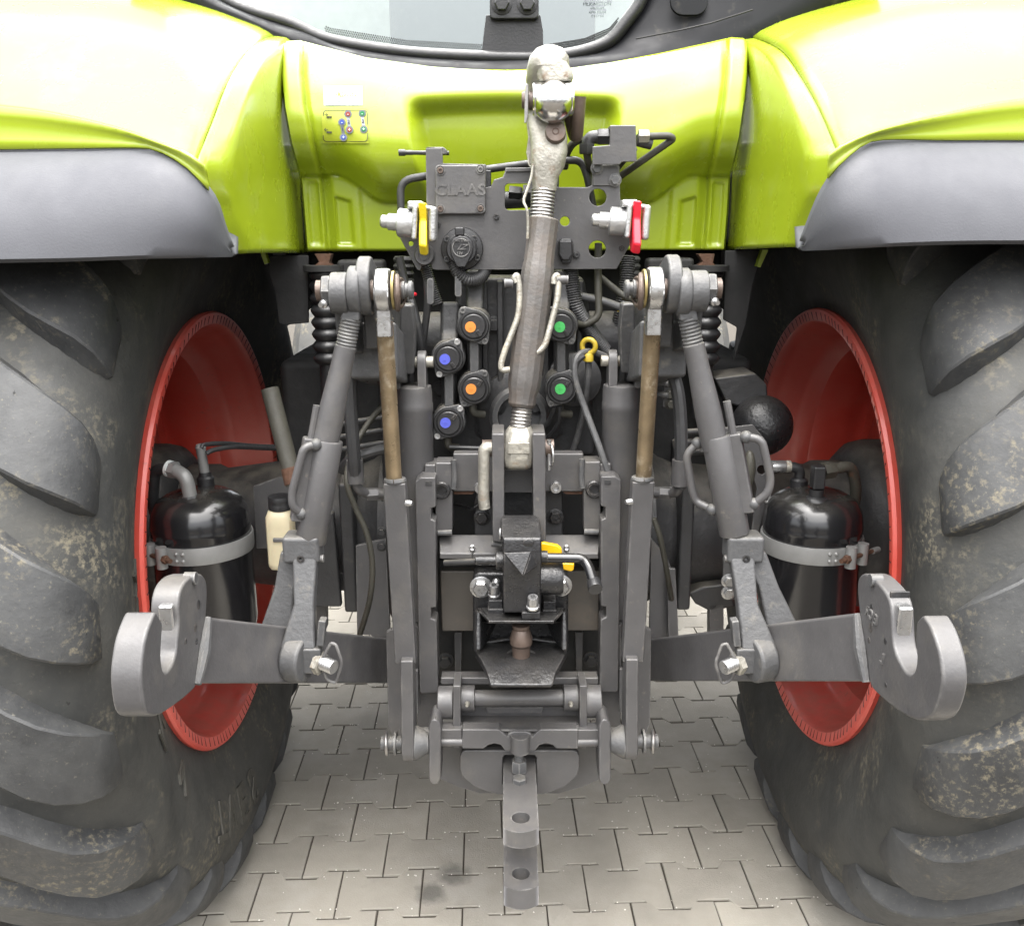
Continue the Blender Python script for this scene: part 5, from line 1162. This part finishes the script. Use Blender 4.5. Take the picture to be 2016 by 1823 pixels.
# drawbar
db = T('drawbar') if False else None
zt_ = PZ(1024, 1632, .5055).z
def bar(y0, y1, z0, z1, name, parent, m='grey_paint', hole=None):
    x = P(1025, 1640, 1.5).x; w_ = .0325
    out_ = [(x-w_, y1), (x-w_, y0+.012)]
    for i in range(9):
        t = -1+2*i/8; out_.append((x+w_*t*.995, y0+.012-.012*(1-t*t)))
    out_ += [(x+w_, y0+.012), (x+w_, y1)]
    b = B(); hs_ = [[(x+.0170*math.cos(2*math.pi*i/24), hole+.0170*math.sin(2*math.pi*i/24), z1) for i in range(24)]] if hole else []
    if hole: b.plate([(p[0], p[1], z1) for p in out_], (0, 0, z0-z1), hs_)
    else: b.prism([(p[0], p[1], z1) for p in out_], (0, 0, z0-z1))
    return obj(name, b, m, parent, .003)
yf = PZ(1025, 1638, .5055).y
dbm = bar(yf, 1.95, .5055-.034, .5055, 'drawbar', tractor, hole=PZ(1024, 1609, .5055).y)
dbm['label'] = 'grey clevis drawbar with two pin holes'
bar(yf, yf+.20, .384-.042, .384, 'lower_tongue', dbm, hole=PZ(1025, 1719, .384).y)
obj('tongue_block', B().box((P(1025, 1640, 1.5).x, yf+.235, .44), (.064, .08, .12)), 'grey_paint', dbm, .003)
nb = P(1022, 1512, 1.63)
obj('drawbar_nut', B().hexa(V((nb.x, 1.63, .508)), (0, 0, 1), .0165, .024), 'grey_cast', dbm)
obj('drawbar_stud', B().thread(V((nb.x, 1.63, .505)), V((nb.x, 1.63, .548)), .0095, .004, .001, 16), 'grey_cast', dbm)
obj('drawbar_bolt', B().hexa(V((nb.x, 1.595, .506)), (0, 0, 1), .014, .010), 'grey_cast', dbm)
# ================================================================== top link, hung upright on the tractor
tl = T('top_link', 'grey threaded top link standing upright with silver claw and ball', 'top link', tuple(pinc))
PINV['top_link'] = Matrix.Translation(-pinc)
def TQ(u, v): return P(u, v, interp([(90, 1.80), (440, 1.765), (800, 1.715), (900, 1.70)], v))
a, c = TQ(1031, 765), TQ(1060, 522)
tube_ = B(); n_ = 10
tube_.lathe([(.0225, -.036), (.0265, -.030), (.0270, -.012), (.0315, .006), (.0320, .02), (.0320, (c-a).length-.03), (.0300, (c-a).length), (.0285, (c-a).length+.004), (.0280, (TQ(1067, 432)-a).length), (.0262, (TQ(1067, 432)-a).length+.002), (.020, (TQ(1067, 432)-a).length+.002)], a, c-a, 14)
tl_t = obj('tube', tube_, 'worn_grey', tl, .002, 2, 20)
obj('upper_thread', B().thread(TQ(1065, 440), TQ(1071, 372), .0228, .0060, .0020, 28), 'thread_steel', tl)
obj('lower_thread', B().thread(TQ(1029, 795), TQ(1023, 850), .0200, .0060, .0020, 26), 'thread_steel', tl)
# lower forged end
le = TQ(1021, 880)
obj('lower_end', B().loft([[TQ(u, v)+V((x*wx, y*wy, 0)) for x, y in ((-.6, -1), (.6, -1), (1, -.6), (1, .6), (.6, 1), (-.6, 1), (-1, .6), (-1, -.6))] for u, v, wx, wy in ((1024, 838, .020, .020), (1023, 850, .0265, .026), (1021, 870, .0275, .030), (1020, 895, .0275, .032), (1020, 915, .026, .026), (1020, 922, .020, .016))]), 'zinc_worn', tl, .005, 3)
slab('end_label', [(1000, 872), (1043, 872), (1043, 894), (1000, 894)], le.y-.036, .006, 'zinc_worn', tl, bev=.0015)
obj('end_ball', B().ball(le+V((0, .012, .0)), .034, (1.0, .9, 1)), 'zinc_worn', tl)
# upper claw
sec = [(1072, 376, .0215, .021, 0), (1073, 350, .0245, .024, 0), (1078, 330, .031, .028, 0), (1081, 300, .0335, .030, 0), (1080, 270, .034, .030, .004), (1075, 240, .034, .026, .012), (1071, 210, .033, .024, .022), (1070, 180, .032, .026, .022), (1074, 160, .036, .036, .006), (1078, 138, .0385, .044, -.008), (1080, 116, .035, .042, -.010), (1081, 100, .025, .030, -.006), (1081, 91, .010, .012, -.002)]
rg = []
for u, v, wx, wy, dy in sec:
    cc = TQ(u, v)+V((0, dy, 0)); ring = []
    for i in range(20):
        t = 2*math.pi*i/20; ct_, st_ = math.cos(t), math.sin(t); k = 3.2
        r_ = (abs(ct_)**k+abs(st_)**k)**(-1/k); ring.append(cc+V((ct_*r_*wx, st_*r_*wy, 0)))
    rg.append(ring)
claw = obj('claw', B().loft(rg), 'zinc_worn', tl, ang=50)
obj('claw_lip', B().loft([[TQ(u, v)+V((x*wx, -.035+y*.016, 0)) for x, y in ((-.7, -1), (.7, -1), (1, -.4), (1, 1), (-1, 1), (-1, -.4))] for u, v, wx in ((1084, 128, .026), (1090, 148, .032), (1092, 162, .032), (1092, 168, .028))]), 'zinc_worn', claw, .006, 3)
bc = TQ(1087, 208)+V((0, -.046, 0))
obj('ball', B().ball(bc, .0365, (1, .9, 1), 32, 20), 'chrome', tl)
obj('ball_sleeve', B().lathe([(.020, -.0365), (.027, -.0365), (.029, -.034), (.029, .034), (.027, .0365), (.020, .0365)], bc+V((0, .012, .006)), (1, 0, 0), 28), 'chrome', tl)
obj('claw_pin', B().lathe([(.0135, 0), (.0155, .003), (.0155, .035)], TQ(1027, 199)+V((0, -.005, 0)), (1, 0, 0), 20), 'brown_steel', tl)
slab('pin_clip', [(1034, 168), (1037, 164), (1041, 168), (1040, 230), (1036, 243), (1032, 243)], 1.765, .003, 'thread_steel', tl)
obj('crossbolt', B().lathe([(.0190, -.03), (.0190, .002), (.0175, .004), (0, .004)], TQ(1092, 264)+V((0, -.034, 0)), (0, -1, .25), 26), 'brown_steel', tl)
obj('crossbolt_mark', B().torus(TQ(1092, 264)+V((0, -.0385, .0008)), (0, -1, .25), .0055, .0006, 16, 6), 'rust', tl)
obj('pin_handle', B().tube(fillet([TQ(1117, 200)+V((0, .012, 0)), TQ(1136, 275)+V((0, .03, 0)), TQ(1137, 240)+V((0, 0, 0)), TQ(1140, 192)+V((0, -.01, 0))], .02), .0125, 16), 'brown_steel', tl)
slab('latch_plate', [(1036, 222), (1045, 215), (1052, 245), (1052, 300), (1046, 325), (1040, 322), (1036, 300), (1040, 270), (1037, 245)], 1.79, .012, 'zinc_worn', tl, bev=.002)
obj('latch_loop', B().tube(fillet([TQ(1040, 305), TQ(1041, 325), TQ(1047, 330), TQ(1051, 322), TQ(1050, 305)], .006), .0018, 8), 'zinc_worn', tl)
obj('latch_wire', B().tube(fillet([TQ(1049, 325)+V((0, -.02, 0)), TQ(1046, 350)+V((0, -.02, 0)), TQ(1029, 398)+V((0, -.025, 0)), TQ(1037, 412)+V((0, -.03, 0)), TQ(1039, 440)+V((0, -.025, 0)), TQ(1038, 470)+V((0, -.022, 0))], .01), .0026, 8), 'zinc_worn', tl)
# carrying bails on both sides
for q in ([(1016, 556), (1011, 546), (1018, 540), (1022, 560), (1023, 590), (1020, 622), (993, 690), (986, 715), (988, 726), (1004, 724)], [(1089, 558), (1090, 545), (1096, 540), (1099, 552), (1096, 590), (1088, 620), (1080, 650), (1072, 678), (1060, 690), (1048, 692)]):
    obj('bail', B().tube(fillet([TQ(*p)+V((0, -.022, 0)) for p in q], .02), .0058, 12), 'zinc_worn', tl)
for u0_, u1_, v in ((993, 1010, 557), (1095, 1117, 550)):
    obj('bail_pin', B().cyl(TQ(u0_, v)+V((0, -.02, 0)), TQ(u1_, v)+V((0, -.02, 0)), .0082, 16), 'grey_paint', tl)
# ================================================================== trailer coupling
kc = P(1025, 1215, 1.60)
tc = T('trailer_coupling', 'black automatic trailer coupling with steel pin and yellow lever', 'coupling', tuple(kc))
PINV['trailer_coupling'] = Matrix.Translation(-kc)
slab('mounting_plate', rrect(931, 1128, 1119, 1290, 14), 1.70, .05, 'black_cast', tc, bev=.006, seg=3)
def blk(name, secs, m='black_cast', bev=.004):   # sections: (u0, u1, v, Yfront, Yback)
    return obj(name, B().loft([[P(a, v, yf_), P(b_, v, yf_), P(b_, v, yb), P(a, v, yb)] for a, b_, v, yf_, yb in secs]), m, tc, bev, 3)
blk('head', [(992, 1053, 1014, 1.66, 1.70), (986, 1062, 1022, 1.645, 1.70), (986, 1066, 1054, 1.585, 1.70), (990, 1066, 1060, 1.575, 1.70), (990, 1066, 1088, 1.57, 1.70), (990, 1066, 1110, 1.572, 1.70)])
# faceted wedge and body
L_ = [P(990, 1088, 1.569), P(1028, 1133, 1.560), P(1066, 1107, 1.572)]
bdy = B(); bdy.loft([[P(990, 1088, 1.569), P(1066, 1100, 1.572), P(1066, 1100, 1.69), P(990, 1088, 1.69)], [P(990, 1110, 1.562), P(1066, 1112, 1.575), P(1066, 1112, 1.69), P(990, 1110, 1.69)], [P(990, 1135, 1.572), P(1065, 1135, 1.585), P(1065, 1135, 1.69), P(990, 1135, 1.69)], [P(991, 1206, 1.578), P(1064, 1206, 1.582), P(1064, 1206, 1.69), P(991, 1206, 1.69)]])
obj('body', bdy, 'black_cast', tc, .004, 3)
obj('wedge', B().loft([[P(991, 1088, 1.568), P(1046, 1086, 1.568), P(1029, 1134, 1.552)], [P(991, 1088, 1.60), P(1046, 1086, 1.60), P(1029, 1134, 1.60)]]), 'black_cast', tc, .002)
obj('ridge', B().loft([[P(1046, 1086, 1.570), P(1066, 1108, 1.580), P(1029, 1135, 1.552)], [P(1046, 1086, 1.60), P(1066, 1108, 1.61), P(1029, 1135, 1.60)]]), 'black_cast', tc, .002)
cy0 = P(1066, 1138, 1.62); cy1 = P(1108, 1138, 1.62)
obj('side_cylinder', B().lathe([(.031, -.01), (.031, (cy1-cy0).length-.006), (.028, (cy1-cy0).length), (0, (cy1-cy0).length)], cy0, (1, 0, 0), 32), 'black_cast', tc)
obj('left_boss', B().cyl(P(976, 1103, 1.61), P(992, 1103, 1.61), .0165, 24), 'black_cast', tc, .002)
obj('left_shaft', B().cyl(P(937, 1103, 1.61), P(977, 1103, 1.61), .0088, 20), 'black_cast', tc)
obj('left_shaft_end', B().cyl(P(876, 1108, 1.66), P(938, 1105, 1.62), .0058, 14), 'dark_cast', tc)
obj('right_boss', B().cyl(P(1066, 1096, 1.61), P(1078, 1096, 1.61), .0115, 20), 'black_cast', tc)
obj('lever_rod', B().tube(fillet([P(1072, 1098, 1.61), P(1146, 1099, 1.60), P(1158, 1112, 1.585), P(1172, 1158, 1.56)], .022), .0092, 16), 'black_gloss', tc)
obj('lever_knob', B().lathe([(.0125, -.02), (.0135, 0), (.0125, .003), (0, .003)], P(1172, 1158, 1.553), (.1, -1, -.35), 24), 'black_plastic', tc)
slab('yellow_lever', [(1064, 1070), (1070, 1069), (1098, 1074), (1106, 1080), (1107, 1096), (1064, 1090)], 1.645, .012, 'yellow_lever', tc, bev=.003)
slab('yellow_lever_tip', [(1106, 1109), (1131, 1110), (1130, 1123), (1124, 1126), (1107, 1122)], 1.645, .012, 'yellow_lever', tc, bev=.003)
obj('yellow_edge', B().tube([P(1151, 1113, 1.59), P(1161, 1150, 1.575)], .0016, 8), 'yellow_lever', tc)
# jaw
blk('jaw_roof', [(940, 1112, 1196, 1.66, 1.71), (952, 1100, 1212, 1.60, 1.71), (962, 1091, 1222, 1.565, 1.71), (962, 1091, 1227, 1.565, 1.71), (945, 1108, 1224, 1.64, 1.71)], 'black_cast', .004)
for s in (-1, 1):
    q = (lambda u: u) if s < 0 else (lambda u: 2053-u)
    b = B(); b.prism([P(q(938), 1202, 1.63), P(q(960), 1224, 1.58), P(q(968), 1226, 1.66), P(q(952), 1262, 1.69), P(q(936), 1281, 1.60), P(q(936), 1240, 1.615)], (s*-.010, .0, 0))
    obj('jaw_cheek', b, 'black_cast', tc, .004, 3)
jb = B()
rowsj = []
for v_, y_, pts_ in ((1262, 1.69, (952, 985, 1026, 1068, 1101)), (1281, 1.62, (936, 975, 1026, 1078, 1116)), (1300, 1.58, (948, 982, 1026, 1070, 1106)), (1320, 1.545, (958, 990, 1026, 1062, 1095)), (1347, 1.512, (965, 995, 1026, 1058, 1088)), (1353, 1.512, (968, 995, 1026, 1058, 1085))):
    rowsj.append([P(u, v_, y_) for u in pts_])
jb.grid(rowsj); jw = obj('jaw_lip', jb, 'black_cast', tc, ang=40)
md = jw.modifiers.new('t', 'SOLIDIFY'); md.thickness = .014; md.offset = -1
md = jw.modifiers.new('b', 'BEVEL'); md.width = .004; md.segments = 2
slab('jaw_back', [(945, 1222), (1108, 1222), (1104, 1268), (950, 1268)], 1.695, .02, 'black_cast', tc)
obj('jaw_ridge', B().tube([P(945, 1266, 1.68), P(1000, 1258, 1.69), P(1052, 1258, 1.69), P(1108, 1266, 1.68)], .005, 10), 'black_cast', tc)
pz0 = P(1026, 1294, 1.60); pz1 = P(1026, 1228, 1.60)
H_ = pz1.z-pz0.z
obj('coupling_pin', B().lathe([(.016, -.01), (.0165, .006), (.0175, H_*.32), (.0178, H_*.36), (.0215, H_*.44), (.0215, H_*.58), (.0178, H_*.78), (.0150, H_*.86), (.0168, H_*.90), (.0172, H_*.99)], pz0, (0, 0, 1), 32), 'brown_steel', tc, ang=25)
obj('pin_ring', B().torus(pz0+V((0, -.002, -.004)), (0, -.30, 1), .029, .0045, 32, 10), 'thread_steel', tc)
obj('flange_bolt', B().bolt(P(947, 1155, 1.70), REAR, .0165, .016), 'zinc', tc); obj('flange_bolt', B().bolt(P(1104, 1152, 1.70), REAR, .0165, .016), 'zinc', tc)
for u, v, y_ in ((973, 1168, 1.64), (1049, 1192, 1.575)):
    b = B(); b.lathe([(.0125, -.004), (.0125, 0), (.0102, .001), (.0102, .018), (.0092, .020), (.005, .020), (.0045, .012), (0, .012)], P(u, v, y_), (0, -.25, 1), 22); obj('cap_screw', b, 'zinc', tc)
obj('screw_elbow', B().ball(P(977, 1146, 1.65), .008), 'zinc', tc)
for u0_, u1_, v0_, v1_, yy in ((962, 990, 1173, 1192, 1.625), (960, 992, 1190, 1208, 1.62), (1068, 1094, 1175, 1194, 1.635), (1066, 1095, 1192, 1208, 1.63), (1026, 1064, 1196, 1212, 1.57)):
    obj('step_block', B().box(P((u0_+u1_)/2, (v0_+v1_)/2, yy+.02), (px(u1_-u0_, yy), .04, px(v1_-v0_, yy))), 'black_cast', tc, .002)
obj('head_dent', B().ball(P(1040, 1068, 1.571), .010, (1, .25, .7)), 'black_cast', tc); obj('left_bolt', B().ball(P(985, 1052, 1.62), .009, (.5, 1, 1.4)), 'zinc', tc)
# ================================================================== oil bottle hanging beside the left lift rod
bt = P(558, 1115, 1.70)
bo = T('bottle', 'cream plastic bottle with black cap behind the left lift rod', 'bottle', tuple(bt)); PINV['bottle'] = Matrix.Translation(-bt)
H2 = P(558, 998, 1.70).z-bt.z
def rr3(cx, cy, z, wx, wy, k=4):
    o = []
    for i in range(24):
        t = 2*math.pi*i/24; c_, s_ = math.cos(t), math.sin(t); r_ = (abs(c_)**k+abs(s_)**k)**(-1/k); o.append(V((cx+c_*r_*wx, cy+s_*r_*wy, z)))
    return o
obj('body', B().loft([rr3(bt.x, bt.y, bt.z+H2*f, .026*w_, .024*w_, kk) for f, w_, kk in ((0, .86, 4), (.04, .97, 4), (.10, 1, 4), (.72, 1, 4), (.86, .98, 4), (.95, .82, 3), (1.0, .55, 2))]), 'cream_plastic', bo)
obj('cap', B().thread(V((bt.x+.002, bt.y, bt.z+H2*.97)), V((bt.x+.002, bt.y, bt.z+H2*.97+.026)), .0225, .03, .001, 24), 'black_plastic', bo)
obj('holder', B().box((bt.x+.008, bt.y-.018, bt.z+H2*.52), (.036, .02, .008)), 'grey_paint', tractor, .002)
